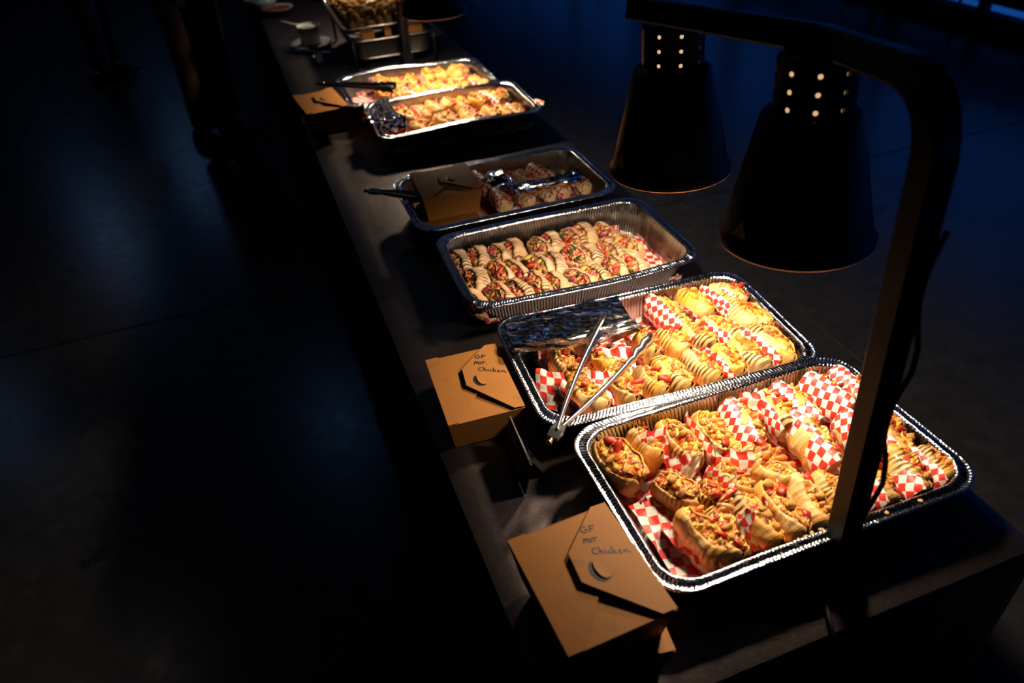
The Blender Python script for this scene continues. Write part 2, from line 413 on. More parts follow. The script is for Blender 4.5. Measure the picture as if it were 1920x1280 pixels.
def foil_pan(label, loc, yaw, seed, sag=.004, bulge=.004, dents=()):
    o = thing('foil_pan', label, 'foil tray', (loc[0], loc[1], TABLE_Z), (0, 0, yaw), 'full size foil trays on the buffet')
    n = 860; base = rrect(PAN_W, PAN_D, .052, n)
    def warp(x, y):
        return sag * nz(x * 4 + seed * 5, y * 4, seed) + sum(a * math.exp(-((x - dx) ** 2 + (y - dy) ** 2) / w ** 2) for dx, dy, w, a in dents)
    def ring(inset, z, flute=0., cw=0., k=0.):
        out = []
        for x, y, nx, ny, arc, cf in base:
            sx = (PAN_W / 2 - inset) / (PAN_W / 2); sy = (PAN_D / 2 - inset) / (PAN_D / 2)
            fl_ = flute * math.sin(arc * 2 * math.pi / .0074) * (1 + .3 * nz(arc * 30, seed))
            wr = cw * cf * (math.sin(arc * 2 * math.pi / .0062) + .5 * nz(arc * 120, seed, k))
            b = bulge * (1 - (abs(x) / (PAN_W / 2)) ** 2) * ny if abs(ny) > .7 else 0
            b *= nz(seed * 2.3, ny * 3, 1.) * 2
            side = .0006 * nz(arc * 60, seed, k) * (1 if cw else 0)
            out.append((x * sx + nx * (fl_ + wr * .25), y * sy + ny * (fl_ + wr * .25) + b * (z / PAN_H), z + wr + side + warp(x, y) * (z / PAN_H)))
        return out
    rings = [ring(.060, .0022), ring(.046, .0016), ring(.040, .004), ring(.037, .010, .0018), ring(.032, .028, .0024), ring(.027, .050, .0024), ring(.022, .070, .0020), ring(.020, .0765, .0008)]
    V = [v for k in range(n) for v in (rg[k] for rg in rings)]; kk = len(rings)
    fc = grid_faces(n, kk, cu=True)
    # bottom
    V.append((0, 0, .0022)); ci = len(V) - 1
    for i in range(n): fc.append((i * kk, ci, ((i + 1) % n) * kk))
    ob('basin', me('basin', V, fc, 'pan_foil'), o)
    rr = [ring(.020, .0765, .0008), ring(.0180, .0800, .0, .0006, 1), ring(.0160, .0806, .0, .0012, 2), ring(.0125, .0792, .0, .0016, 3), ring(.0090, .0776, 0, .0018, 4), ring(.0060, .0766, 0, .0016, 5),
          ring(.0038, .0782, 0, .0012, 6), ring(.0014, .0796, 0, .0010, 7), ring(-.0002, .0784, 0, .001, 8), ring(-.0004, .0764, 0, .0008, 9), ring(.0018, .0748, 0, .0004, 10), ring(.006, .0752, 0, .0006, 11)]
    V = [v for k in range(n) for v in (rg[k] for rg in rr)]
    ob('rim', me('rim', V, grid_faces(n, len(rr), cu=True), 'rim_foil'), o)
    return o
PANS = {
 1: ((.376, .7892), .3135), 2: ((.2585, 1.1015), .2612), 3: ((.1287, 1.4538), .2813), 4: ((.0005, 1.792), .3111),
 5: ((-.148, 2.387), .29), 6: ((-.281, 2.682), .31)}
foil_pan('foil tray nearest the viewpoint, full of chicken wraps on red checked paper', *PANS[1], 1, .006, .008)
foil_pan('foil tray of wraps with steel tongs lying across it', *PANS[2], 2, .006, .010)
foil_pan('foil tray of pale vegetable wraps with red and green filling', *PANS[3], 3, .006, .010, [(.1, -.17, .1, -.006)])
foil_pan('half empty foil tray holding the kraft box and crumpled foil', *PANS[4], 4, .005, .008)
foil_pan('brightly lit foil tray with folded foil at its corner, beside far kraft box', *PANS[5], 5, .010, .014, [(0, -.17, .12, .006), (0, .17, .15, .006)])
foil_pan('farthest wrap tray with black tongs on its rim', *PANS[6], 6, .008, .014, [(-.05, .17, .12, .010)])

# ------------------------------------------------------------------ paper sheets
def panframe(i):
    (x, y), a = PANS[i]; c_, s_ = math.cos(a), math.sin(a)
    return lambda u, v, z=TABLE_Z: Vector((x + c_ * u - s_ * v, y + s_ * u + c_ * v, z))
def to_pan(i, p):
    (x, y), a = PANS[i]; c_, s_ = math.cos(a), math.sin(a); dx, dy = p[0] - x, p[1] - y
    return (c_ * dx + s_ * dy, -s_ * dx + c_ * dy)
def liner(i, label, u0, u1, v0, v1, seed, amp=.006, rot=.1, zb=.004):
    fr = panframe(i); nu, nv = max(8, int((u1 - u0) / .008)), max(8, int((v1 - v0) / .008)); V = []; uv = []
    hw, hd = PAN_W / 2 - .037, PAN_D / 2 - .037
    for a in range(nu + 1):
        for b in range(nv + 1):
            u_, v_ = u0 + (u1 - u0) * a / nu, v0 + (v1 - v0) * b / nv
            ex, ey = max(0, abs(u_) - hw), max(0, abs(v_) - hd)
            uu = math.copysign(min(abs(u_), hw + ex * .22), u_); vv = math.copysign(min(abs(v_), hd + ey * .22), v_)
            cr = noise.ridged_multi_fractal(Vector((u_ * 9 + seed, v_ * 9, seed * 1.3)), .9, 2., 3, 1., 2.) * amp
            z = TABLE_Z + zb + max(0, cr) + min(.066, (ex + ey) * .96)
            V.append(fr(uu, vv, z)); cr_, sr_ = math.cos(rot), math.sin(rot)
            uv.append((u_ * cr_ - v_ * sr_ + 5, u_ * sr_ + v_ * cr_ + 5))
    o = ob('checked_paper_liner', me('checked_paper_liner', V, grid_faces(nu + 1, nv + 1), 'checked_paper', True, uv))
    tag(o, label, 'paper', 'red checked paper lining the trays'); return o
liner(1, 'red checked paper lying bare in the near corner of the nearest tray', -.222, -.02, -.150, .02, 4.2, .014, .25, .026)
liner(1, 'red checked paper under the wraps of the nearest tray', -.18, .25, -.13, .160, 2.1, .008, .1, .006)
liner(2, 'red checked paper under the wraps below the tongs', -.205, .25, -.155, .140, 6.6, .010, -.1, .012)
liner(3, 'red checked paper showing at the empty end of vegetable wrap tray', -.24, .235, -.15, .145, 1.4, .006, .3)
liner(4, 'red checked paper in the half empty tray', -.05, .23, -.14, .12, 9.1, .007, .5)
liner(5, 'red checked paper in the tray with folded foil', -.23, .255, -.155, .150, 3.9, .008, .2)
liner(6, 'red checked paper in the farthest wrap tray', -.235, .25, -.15, .145, 5.5, .008, .4)

# ------------------------------------------------------------------ wraps: shared meshes
WL, WA, WB, TH0 = .125, .0205, .0275, R(50)
def hull_r(s, th, seed):
    q = 2 * s - 1; e = .22 + .78 * max(0., 1 - abs(q) ** 4.) ** .5
    n_ = 1 + .16 * noise.noise(Vector((s * 4, math.cos(th) * 1.2, math.sin(th) * 1.2 + seed))) + .07 * noise.noise(Vector((s * 13, math.cos(th) * 3, math.sin(th) * 3 + seed + 3)))
    bend = .007 * math.sin(s * 2.6 + seed * 1.7)
    n_ += .05 * (noise.ridged_multi_fractal(Vector((s * 3, math.cos(th), math.sin(th) + seed * 3)), 1., 2., 2, 1., 2.) - .9)
    sn, cs = math.sin(th), math.cos(th)
    sn = math.copysign(abs(sn) ** .82, sn); cs2 = math.copysign(abs(cs) ** .80, cs)
    return lambda k: (WA * sn * e * n_ * k + bend * .6, q * WL / 2 * (1 + .02 * math.cos(th)), WB + WB * cs2 * (e * .62 + .38) * n_ * k)
def th_open(s, seed):
    q = 2 * s - 1
    return R(5) + TH0 * max(0, 1 - abs(q + .05 * math.sin(seed)) ** 3.2) * (.95 + .45 * nz(s * 3.5, seed, 2.)) * (.74 if seed >= 10 else 1.)
def hull_mesh(name, mat, seed, phi):
    ns, nt = 30, 22; V = []
    for i in range(ns + 1):
        s = i / ns; t0 = th_open(s, seed)
        th_ = [phi + t0 + (2 * math.pi - 2 * t0) * j / nt for j in range(nt + 1)]
        curl = [1 + .05 * max(0, 1 - min(j, nt - j) / 3) * (1 + nz(s * 7, seed, j > nt / 2)) for j in range(nt + 1)]
        V += [hull_r(s, th, seed)(c_) for th, c_ in zip(th_, curl)] + [hull_r(s, th, seed)(c_ - .09) for th, c_ in zip(th_[::-1], curl[::-1])]
    k = 2 * (nt + 1); f = grid_faces(ns + 1, k, cv=True)
    for i in (0, ns):
        for j in range(nt): f.append((i * k + j, i * k + j + 1, i * k + k - 2 - j, i * k + k - 1 - j))
    for i, q in ((0, -1), (ns, 1)):
        c0 = len(V); V.append((0, q * (WL / 2 + .001), WB))
        for j in range(nt): f.append((i * k + j, i * k + j + 1, c0))
    # an inner fold seen as a thin wavy layer inside the opening
    c0 = len(V); m_ = 20
    for i in range(m_ + 1):
        s = .10 + .8 * i / m_; th = phi + th_open(s, seed) * (.42 * math.sin(s * 6 + seed) + .25 * nz(s * 6, seed)); R_ = hull_r(s, th, seed)
        for dx, kk in ((-.0008, .6), (.0008, .6), (.0008, 1.07 + .05 * nz(s * 9, seed, 5.)), (-.0008, 1.07 + .05 * nz(s * 9, seed, 5.))):
            p = R_(kk); V.append((p[0] + dx, p[1], p[2]))
    for i in range(m_):
        for j in range(4): f.append((c0 + i * 4 + j, c0 + i * 4 + (j + 1) % 4, c0 + i * 4 + 4 + (j + 1) % 4, c0 + i * 4 + 4 + j))
    return me(name, V, f, mat)
def fill_mesh(name, mat, seed, phi):
    nu, nv = 44, 16; V = []
    for i in range(nu + 1):
        s = .04 + .92 * i / nu; t0 = th_open(s, seed) * 1.06
        for j in range(nv + 1):
            w = -1 + 2 * j / nv; p = Vector((s * 11, w * 2.2, seed * 2.7))
            lump = .17 * noise.noise(p) + .12 * noise.noise(p * 2.1) + .06 * noise.noise(p * 4.5)
            V.append(hull_r(s, phi + w * t0, seed)(.90 + .06 * (1 - w * w) + lump * (1 - abs(w) ** 4)))
    f = grid_faces(nu + 1, nv + 1); b0 = len(V)
    for i in range(nu + 1): V.append((0, V[i * (nv + 1)][1], WB))
    for i in range(nu):
        f.append((i * (nv + 1), b0 + i, b0 + i + 1, (i + 1) * (nv + 1))); f.append((i * (nv + 1) + nv, (i + 1) * (nv + 1) + nv, b0 + i + 1, b0 + i))
    return me(name, V, f, mat)
def paper_mesh(name, seed, th1, ext, flare):
    ns, nt = 22, 12; V = []; uv = []
    for i in range(ns + 1):
        s = i / ns; q = 2 * s - 1; y = q * (WL / 2 + ext)
        e = .45 + .55 * max(0, 1 - min(1, abs(y) / (WL / 2 + .012)) ** 6) ** .5
        ttop = th1 * (1 + .22 * nz(s * 3, seed)) + .3 * max(0, abs(q) - .6)
        for j in range(nt + 1):
            g = j / nt; th = -ttop + (-R(200) + ttop) * g
            out = 1.10 + .05 * nz(s * 6, g * 5, seed) + flare * max(0, .35 - g) * (1.2 + nz(s * 4, seed, 7.))
            V.append((WA * out * math.sin(th) * e - .0012, y, max(.0012, WB + (WB * 1.05) * math.cos(th) * (.5 + .5 * e) + .0015 * nz(s * 8, g * 6, seed))))
            uv.append((y + seed * .31, g * .105 + seed * .17 + .2 * y * math.sin(seed)))
    uv = [(a * math.cos(.5 + seed) - b * math.sin(.5 + seed) + 9, a * math.sin(.5 + seed) + b * math.cos(.5 + seed) + 9) for a, b in uv]
    return me(name, V, grid_faces(ns + 1, nt + 1), 'checked_paper', True, uv)
PHI = {'g': [R(x) for x in (30, 14, 38, 22, 6, 28, 18)], 'p': [R(x) for x in (-10, -22, 4, -16, -28)]}
HULL = {'g': [hull_mesh('tortilla', 'tortilla_golden', k, p) for k, p in enumerate(PHI['g'])], 'p': [hull_mesh('tortilla', 'tortilla_pale', k + 10, p) for k, p in enumerate(PHI['p'])]}
FILL = {'g': [fill_mesh('filling', 'chicken_filling', k, p) for k, p in enumerate(PHI['g'])], 'p': [fill_mesh('filling', 'veggie_filling', k + 10, p) for k, p in enumerate(PHI['p'])]}
PAPER = {'hi': [paper_mesh('paper_wrapper', k + .3, R(20), .008, .4) for k in range(4)],
         'mid': [paper_mesh('paper_wrapper', k + 5.3, R(40), .008, .7) for k in range(4)],
         'lo': [paper_mesh('paper_wrapper', k + 10.3, R(64), .008, 1.0) for k in range(4)]}
CH = {}
for nm, mat, sc in (('tomato_piece', 'tomato_flesh', (1, 1.3, .6)), ('pepper_piece', 'orange_pepper', (1.1, .8, .5)), ('chicken_piece', 'chicken_meat', (1.2, .8, .7)),
                    ('onion_piece', 'red_onion', (1.2, .7, .5)), ('parsley_sprig', 'parsley_green', (1., 1., .6)), ('yellow_pepper_piece', 'yellow_pepper', (1, .9, .5)), ('bean', 'bean_brown', (1., .6, .6))):
    CH[nm] = [blob(nm, mat, k + 1, 2, .9 if 'parsley' in nm else .42, sc, 3.2 if 'parsley' in nm else 1.7) for k in range(3)]
MIX = {'g': ['tomato_piece', 'chicken_piece', 'pepper_piece', 'chicken_piece', 'tomato_piece', 'bean', 'chicken_piece'],
       'p': ['tomato_piece', 'onion_piece', 'parsley_sprig', 'yellow_pepper_piece', 'onion_piece', 'tomato_piece', 'pepper_piece']}
rng = random.Random(11)
def wrap(root_pos, yaw, tilt, length, kind, paper, label, cat_group, chunks=5, sx=1., sz=1., z_roll=0.):
    """root_pos: point on the tray bottom under the wrap"""
    o = thing('wrap_half', label, 'wrap', group=cat_group)
    M = Matrix.Translation(root_pos) @ Matrix.Rotation(yaw, 4, 'Z') @ Matrix.Rotation(z_roll, 4, 'X') @ Matrix.Rotation(tilt, 4, 'Y') @ Matrix.Diagonal((sx, length / WL, sz, 1))
    o.matrix_world = M
    vi = rng.randrange(len(HULL[kind])); phi = PHI[kind][vi]; sd = vi + (10 if kind == 'p' else 0)
    ob('tortilla', HULL[kind][vi], o); ob('filling', FILL[kind][vi], o)
    if paper: ob('paper_wrapper', rng.choice(PAPER[paper]), o, scale=(1, 1, 1))
    for k in range(chunks):
        nm = rng.choice(MIX[kind]); r_ = rng.uniform(.0045, .0088) * (.92 if kind == 'p' else 1.)
        if nm == 'bean': r_ *= .7
        ss = .14 + .72 * (k + rng.uniform(.1, .9)) / chunks
        p = hull_r(ss, phi + rng.uniform(-.6, .6) * th_open(ss, sd), sd)(.97 + rng.uniform(0, .06))
        ob(nm, rng.choice(CH[nm]), o, p, (rng.uniform(-.6, .6), rng.uniform(-.6, .6), rng.uniform(0, 6)), (r_ / sx, r_ * WL / length, r_ / sz))
    return o
def wrap_px(i, far, near, tilt, kind, paper, label, group, zr=.832, zbase=.026, chunks=5, sx=1., wmul=1.):
    """far / near: the two ends of the top ridge as surveyed in the photograph, at ridge height zr"""
    A, B = at(*far, zr), at(*near, zr); d = A - B; L = max(.07, min(.16, d.length * wmul)); mid = (A + B) / 2
    yaw = math.atan2(-d.x, d.y); h = WB * 2.0
    rz = zr - TABLE_Z - zbase
    sz = max(.70, min(1.30, rz / (h * math.cos(tilt) + WA * abs(math.sin(tilt)) * .4)))
    off = Matrix.Rotation(yaw, 3, 'Z') @ Vector((math.sin(tilt) * h * sz, 0, 0))
    root = Vector((mid.x - off.x, mid.y - off.y, TABLE_Z + zbase + abs(math.sin(tilt)) * WA * .5))
    # keep the foot inside the tray
    u_, v_ = to_pan(i, root); lim_u, lim_v = PAN_W / 2 - .052, PAN_D / 2 - .030 - L * .50
    if i == 4: lim_v -= .022
    cu, cv = max(-lim_u, min(lim_u, u_)), max(-lim_v, min(lim_v, v_)) if lim_v > 0 else v_
    root = panframe(i)(cu, cv, root.z)
    return wrap(root, yaw + R(rng.uniform(-5, 5)), tilt, L, kind, paper, label, group, chunks, sx, sz)
ORD = ['first', 'second', 'third', 'fourth', 'fifth', 'sixth', 'seventh', 'eighth', 'ninth', 'tenth', 'eleventh', 'twelfth', 'thirteenth', 'fourteenth']
def row(i, name, data, group, where, **kw):
    for k, (far, near, tilt, paper, sx) in enumerate(data):
        adj = {'hi': 'deep in checked paper', 'mid': 'in checked paper', 'lo': 'on checked paper', None: 'without paper'}[paper]
        wrap_px(i, far, near, R(tilt), kw.get('kind', 'g'), paper, '%s wrap half %s, %s from left in %s of %s' % (kw.get('adj', 'chicken'), adj, ORD[k], name, where), group, sx=sx, **{a: b for a, b in kw.items() if a not in ('kind', 'adj')})
G1 = 'chicken wraps in the nearest tray'
row(1, 'far row', [((1118, 818), (1192, 897), -14, 'lo', 1.5), ((1168, 780), (1222, 822), 5, None, 1.1), ((1232, 782), (1302, 855), -12, 'lo', 1.25), ((1312, 762), (1380, 848), 4, 'mid', 1.25),
    ((1385, 745), (1440, 815), 30, 'hi', 1.2), ((1440, 722), (1492, 790), 16, 'mid', 1.), ((1474, 712), (1548, 775), 32, 'hi', 1.), ((1530, 694), (1608, 745), 34, 'hi', 1.), ((1588, 684), (1640, 735), 34, 'hi', 1.), ((1668, 748), (1738, 832), 10, 'mid', 1.15)], G1, 'nearest tray')
row(1, 'middle row', [((1355, 860), (1415, 915), 18, 'mid', 1.), ((1405, 822), (1482, 895), -10, 'lo', 1.5), ((1508, 768), (1586, 852), 30, 'hi', 1.1), ((1600, 765), (1675, 838), 28, 'hi', 1.)], G1, 'nearest tray')
row(1, 'near row', [((1228, 880), (1306, 938), -8, None, 1.2), ((1268, 950), (1366, 1034), -6, 'lo', 1.25), ((1312, 893), (1378, 948), 6, None, 1.2), ((1332, 945), (1406, 1036), 8, 'lo', 1.2), ((1398, 918), (1480, 1026), 14, 'lo', 1.15),
    ((1444, 903), (1528, 1003), 14, 'lo', 1.15), ((1500, 884), (1560, 985), 14, 'lo', 1.1), ((1540, 872), (1598, 945), 16, 'lo', 1.), ((1634, 852), (1692, 936), 22, 'mid', 1.1), ((1690, 825), (1757, 916), 24, 'hi', 1.1), ((1742, 835), (1798, 892), 20, 'mid', 1.)], G1, 'nearest tray')
G2 = 'chicken wraps in the tray under the tongs'
row(2, 'far row', [((1200, 612), (1232, 648), 8, 'lo', 1.1), ((1230, 549), (1290, 600), 16, 'hi', 1.1), ((1278, 531), (1338, 572), 6, 'lo', 1.25), ((1332, 526), (1388, 562), 12, 'mid', 1.1), ((1370, 519), (1420, 550), 18, 'mid', 1.), ((1418, 556), (1472, 596), 18, 'lo', 1.)], G2, 'tongs tray')
row(2, 'middle row', [((1236, 610), (1292, 648), 8, 'lo', 1.25), ((1288, 598), (1340, 635), 6, 'lo', 1.2), ((1324, 585), (1392, 621), 10, 'mid', 1.2), ((1369, 555), (1424, 597), 14, 'lo', 1.2), ((1408, 603), (1484, 653), 18, 'mid', 1.2), ((1462, 594), (1522, 664), 8, 'lo', 1.15)], G2, 'tongs tray')
row(2, 'near row', [((1042, 650), (1094, 706), 6, 'lo', 1.2), ((1080, 702), (1132, 756), 4, 'lo', 1.2), ((1114, 643), (1178, 690), 6, 'lo', 1.25), ((1148, 694), (1202, 752), 6, 'lo', 1.25), ((1202, 686), (1252, 732), 8, 'lo', 1.15), ((1234, 664), (1302, 716), 4, None, 1.3),
    ((1290, 654), (1354, 703), 6, 'lo', 1.25), ((1350, 643), (1405, 694), 10, 'mid', 1.25), ((1384, 632), (1452, 683), 8, 'lo', 1.25)], G2, 'tongs tray')
# pale vegetable wraps, three packed rows
G3 = 'vegetable wraps in the third tray'
fr3 = panframe(3)
for rI, (v, rn, n) in enumerate(((.078, 'far row', 9), (.0, 'middle row', 9), (-.078, 'near row', 9))):
    for k in range(n):
        u_ = -.200 + k * .0445 + (.021 if rI == 1 else 0) + rng.uniform(-.006, .006)
        p = fr3(u_, v + rng.uniform(-.006, .006), TABLE_Z + .010 + rng.uniform(0, .005))
        wrap(p, PANS[3][1] + R(rng.uniform(-2, 20)), R(rng.uniform(-42, -20)), rng.uniform(.080, .092), 'p', 'mid' if (k + rI) % 3 == 0 else None,
             'pale vegetable wrap half, %s from left in %s of third tray' % (ORD[k], rn), G3, 4, 1.12, 1.0)
# half-empty tray
G4 = 'wraps left in the half empty tray'
for nm, far, near, tilt, paper, lab in ((0, (893, 318), (932, 350), 26, 'hi', 'wrap half slumped in checked paper right beside the kraft box'),
     (1, (945, 314), (968, 338), 8, None, 'small wrap half behind the crumpled foil in half empty tray'), (2, (972, 311), (1004, 342), 10, None, 'wrap half with dark grill marks between foil and paper'),
     (3, (1004, 304), (1044, 330), 34, 'hi', 'wrap half hidden in checked paper at back of half empty tray'), (4, (1010, 352), (1064, 382), 4, 'lo', 'grilled wrap half in middle front of half empty tray'),
     (5, (1044, 345), (1092, 372), 16, 'mid', 'wrap half in checked paper in front of the foil curl'), (6, (1092, 340), (1128, 364), 8, 'lo', 'wrap half nearest the empty end of half empty tray'),
     (7, (944, 366), (972, 396), 24, 'hi', 'wrap half in paper beside kraft box, at front of half empty tray'), (8, (984, 362), (1016, 390), 10, 'lo', 'second wrap half from the kraft box along front edge')):
    wrap_px(4, far, near, R(tilt), 'p', paper, lab, G4, .840, .048, wmul=.85)
# bright far trays
for i, G, ncol, lab in ((5, 'wraps in the tray with folded foil', 10, 'tray with folded foil'), (6, 'wraps in the farthest wrap tray', 9, 'farthest wrap tray')):
    fr = panframe(i)
    for rI, (v, rn) in enumerate(((.068, 'far row'), (-.062, 'near row'))):
        for k in range(ncol):
            u_ = (-.175 if i == 5 else -.12) + k * (.041 if i == 5 else .0395) + rng.uniform(-.005, .005)
            if i == 5 and rI == 1 and k == 0: continue
            p = fr(u_, v + rng.uniform(-.012, .012), TABLE_Z + .010 + rng.uniform(0, .014))
            wrap(p, PANS[i][1] + R(rng.uniform(-12, 22)), R(rng.uniform(-12, 26)), rng.uniform(.098, .12), 'g', rng.choice(['lo', 'lo', 'mid', None]),
                 'golden wrap half, %s from left in %s of %s' % (ORD[k], rn, lab), G, 4, 1.1, 1.05)

# loose paper pieces standing among the wraps
def paper_scrap(pts, label, seed, mat='checked_paper', n=10, amp=.004):
    P = [Vector(p) for p in pts]; V = []; uv = []
    for a in range(n + 1):
        for b in range(n + 1):
            f, g = a / n, b / n
            p = (P[0] * (1 - f) + P[1] * f) * (1 - g) + (P[3] * (1 - f) + P[2] * f) * g
            p = p + Vector((nz(f * 3, g * 3, seed), nz(f * 3, g * 3, seed + 5), 1.4 * nz(f * 4, g * 4, seed + 9))) * amp
            V.append(p); uv.append((f * (P[1] - P[0]).length + 3, g * (P[3] - P[0]).length + 3))
    o = ob('paper_scrap', me('paper_scrap', V, grid_faces(n + 1, n + 1), mat, True, uv)); tag(o, label, 'paper', 'loose paper among the wraps'); return o
paper_scrap([at(1168, 915, .790), at(1205, 938, .800), at(1242, 878, .842), at(1188, 898, .826)], 'pink translucent paper flap folded up beside the leftmost wrap', 2)
paper_scrap([at(1276, 912, .80), at(1300, 895, .815), at(1318, 850, .846), at(1288, 872, .84)], 'small white paper corner sticking up between the wraps', 4, 'greaseproof')
paper_scrap([at(1375, 770, .815), at(1470, 800, .80), at(1452, 735, .838), at(1388, 735, .845)], 'checked paper bulging up under the brightest spot of nearest tray', 7, amp=.008)
paper_scrap([at(1448, 975, .82), at(1456, 990, .815), at(1432, 930, .842), at(1428, 935, .842)], 'narrow pink paper strip between two near wraps', 9)
paper_scrap([at(1200, 866, .80), at(1256, 868, .80), at(1250, 800, .842), at(1205, 810, .846)], 'checked paper standing between the first and third far wraps', 31, amp=.006)
paper_scrap([at(1338, 908, .80), at(1424, 905, .80), at(1412, 845, .838), at(1345, 838, .842)], 'checked paper rising in the middle of nearest tray', 33, amp=.007)
paper_scrap([at(1378, 1046, .80), at(1440, 1030, .80), at(1412, 952, .844), at(1384, 962, .842)], 'checked paper wedge between the fourth and fifth near wraps', 35, amp=.005)
paper_scrap([at(1256, 908, .81), at(1304, 884, .815), at(1292, 848, .846), at(1246, 860, .846)], 'checked paper fold behind the first near wrap', 37, amp=.006)
paper_scrap([at(1604, 990, .80), at(1672, 962, .80), at(1648, 905, .834), at(1598, 920, .834)], 'checked paper lying just beyond the lamp post', 39, amp=.006)
paper_scrap([at(1002, 758, .79), at(1086, 784, .792), at(1074, 704, .828), at(1006, 690, .828)], 'checked paper at the near left of tongs tray', 41, amp=.007)
paper_scrap([at(1090, 778, .795), at(1160, 764, .80), at(1150, 700, .836), at(1098, 692, .836)], 'checked paper between the tong arms', 43, amp=.007)
paper_scrap([at(1128, 694, .815), at(1196, 702, .815), at(1184, 650, .846), at(1118, 652, .842)], 'checked paper fold under the longer tong head', 45, amp=.006)
paper_scrap([at(868, 552, .842), at(895, 575, .842), at(884, 592, .82), at(866, 566, .815)], 'pink paper corner hooked over the rim of vegetable wrap tray', 12)
paper_scrap([at(1004, 184, .838), at(1020, 190, .838), at(1019, 198, .832), at(1002, 192, .832)], 'red paper corner poking past the far tray end', 14)

# crumbs on the near rim
for k, (x, y) in enumerate(((1512, 1006), (1522, 999), (1498, 1012), (1540, 992), (1466, 1034), (1662, 960), (1726, 938))):
    o = ob('crumb', blob('crumb', 'crumb_tan', k + 3, 1, .4), loc=at(x, y, .829), scale=(.0048, .0030, .0011), rot=(0, 0, k))
    tag(o, 'tan crumb on near rim of nearest tray, ' + ['third from left', 'fourth from left', 'second from left', 'just left of lamp post', 'leftmost of all', 'just right of lamp post', 'rightmost of all'][k], 'crumb', 'crumbs on the near rim')

# ------------------------------------------------------------------ crumpled foil sheets
def foil_sheet(label, rows, seed, amp=.004, n=8, m=34):
    """rows: list of polylines (each a list of 3-D points, same count) lofted into one creased sheet"""
    K = []
    for rw in rows:
        pts = [Vector(p) for p in rw]; line = []
        for a in range(m + 1):
            f = a / m * (len(pts) - 1); i = min(int(f), len(pts) - 2); line.append(pts[i].lerp(pts[i + 1], f - i))
        K.append(line)
    V = []; nr = (len(K) - 1) * n
    for a in range(nr + 1):
        f = a / n; i = min(int(f), len(K) - 2); g = f - i
        for b in range(m + 1):
            p = K[i][b].lerp(K[i + 1][b], g)
            q = Vector((a * .8 / n + seed, b * 3.6 / m, seed))
            k = noise.ridged_multi_fractal(q * 1.7, .8, 2.2, 4, 1., 2.) - 1.
            p = p + Vector((.6 * nz(a * .4, b * .4, seed), .6 * nz(a * .4, b * .4, seed + 7), k)) * amp
            V.append(p)
    o = ob('foil_sheet', me('foil_sheet', V, grid_faces(nr + 1, m + 1), 'sheet_foil', False)); tag(o, label, 'foil', 'crumpled foil sheets'); return o
foil_sheet('crumpled foil sheet folded back in the corner of tongs tray',
  [[at(948, 606, .838), at(1050, 578, .842), at(1158, 553, .842)], [at(955, 625, .848), at(1055, 605, .856), at(1172, 580, .852)], [at(962, 648, .852), at(1062, 632, .862), at(1185, 597, .856)],
   [at(968, 662, .838), at(1075, 652, .842), at(1205, 612, .842)], [at(975, 675, .815), at(1085, 668, .815), at(1222, 612, .828)]], 3.3, .0024, 5, 22)
foil_sheet('narrow foil strip lying in the half empty tray',
  [[at(903, 326, .838), at(938, 316, .850), at(962, 338, .850), at(1010, 338, .850), at(1062, 326, .852), at(1084, 316, .858)],
   [at(913, 340, .846), at(945, 324, .864), at(962, 349, .862), at(1010, 345, .858), at(1065, 334, .860), at(1092, 328, .856)],
   [at(922, 360, .836), at(950, 348, .850), at(964, 366, .850), at(1011, 354, .850), at(1066, 343, .852), at(1088, 342, .846)]], 6.1, .005)
foil_sheet('dark folded foil over the corner of brightly lit far tray',
  [[at(684, 208, .838), at(722, 180, .846)], [at(690, 226, .846), at(742, 210, .858)], [at(702, 236, .846), at(760, 218, .852)], [at(712, 252, .818), at(765, 240, .820)]], 8.8, .006)

# ------------------------------------------------------------------ tongs
def tongs(label, pivot, ends, metal, scallop=True, w0=.009, w1=.013, group='serving tongs'):
    pivot = Vector(pivot)
    o = thing('serving_tongs', label, 'tongs', pivot, group=group)
    for e in ends:
        e = Vector(e) - pivot; n = 22; pts = []; sc = []
        V = []; side = e.normalized().cross(Vector((0, 0, 1))).normalized()
        other = (Vector(ends[1]) + Vector(ends[0])) / 2 - pivot
        inward = side if other.dot(side) > 0 else -side
        for i in range(n + 1):
            f = i / n; p = e * f - inward * .006 * math.sin(f * math.pi)
            head = max(0, (f - .72) / .28)
            w = (w0 + (w1 - w0) * min(1, f * 1.4)) * (1 + .9 * math.sin(head * math.pi * .62))
            sw = .0022 * math.sin(head * 22) if scallop and head > 0 else 0
            up = Vector((0, 0, 1)); h = w * .32
            # U-channel across: outer edge, crown, inner edge
            for a, hh in ((-.5, -.9), (-.42, .2), (-.2, .75), (.2, .75), (.42, .2), (.5, -.9)):
                V.append(p + (-inward) * (hh * h * .9) + (up * (a * w + (sw if abs(a) > .41 else 0))) + inward * (sw * .5))
        fc = grid_faces(n + 1, 6); arm = ob('arm', me('arm', V, fc, metal), o)
        sol = arm.modifiers.new('thickness', 'SOLIDIFY'); sol.thickness = .0012
    d = ((Vector(ends[0]) + Vector(ends[1])) / 2 - pivot).normalized()
    ob('hinge_plate', sweep('hinge_plate', [d * -.012, d * .004, d * .024], [(-.011, -.004), (.011, -.004), (.011, .005), (-.011, .005)], metal, smooth=False, scales=[.8, 1, .7]), o)
    ob('rivet', lathe('rivet', [(0, .0022), (.003, .0016), (.0036, 0)], 'steel', 14), o, loc=d * .006 + Vector((0, 0, .005)))
    ob('pull_ring', sweep('pull_ring', [d * -.010, d * -.016, d * -.022, d * -.024], circ(.0045, 10), 'brass' if metal == 'steel' else metal, scales=[.7, .8, 1.1, 1.2]), o)
    return o
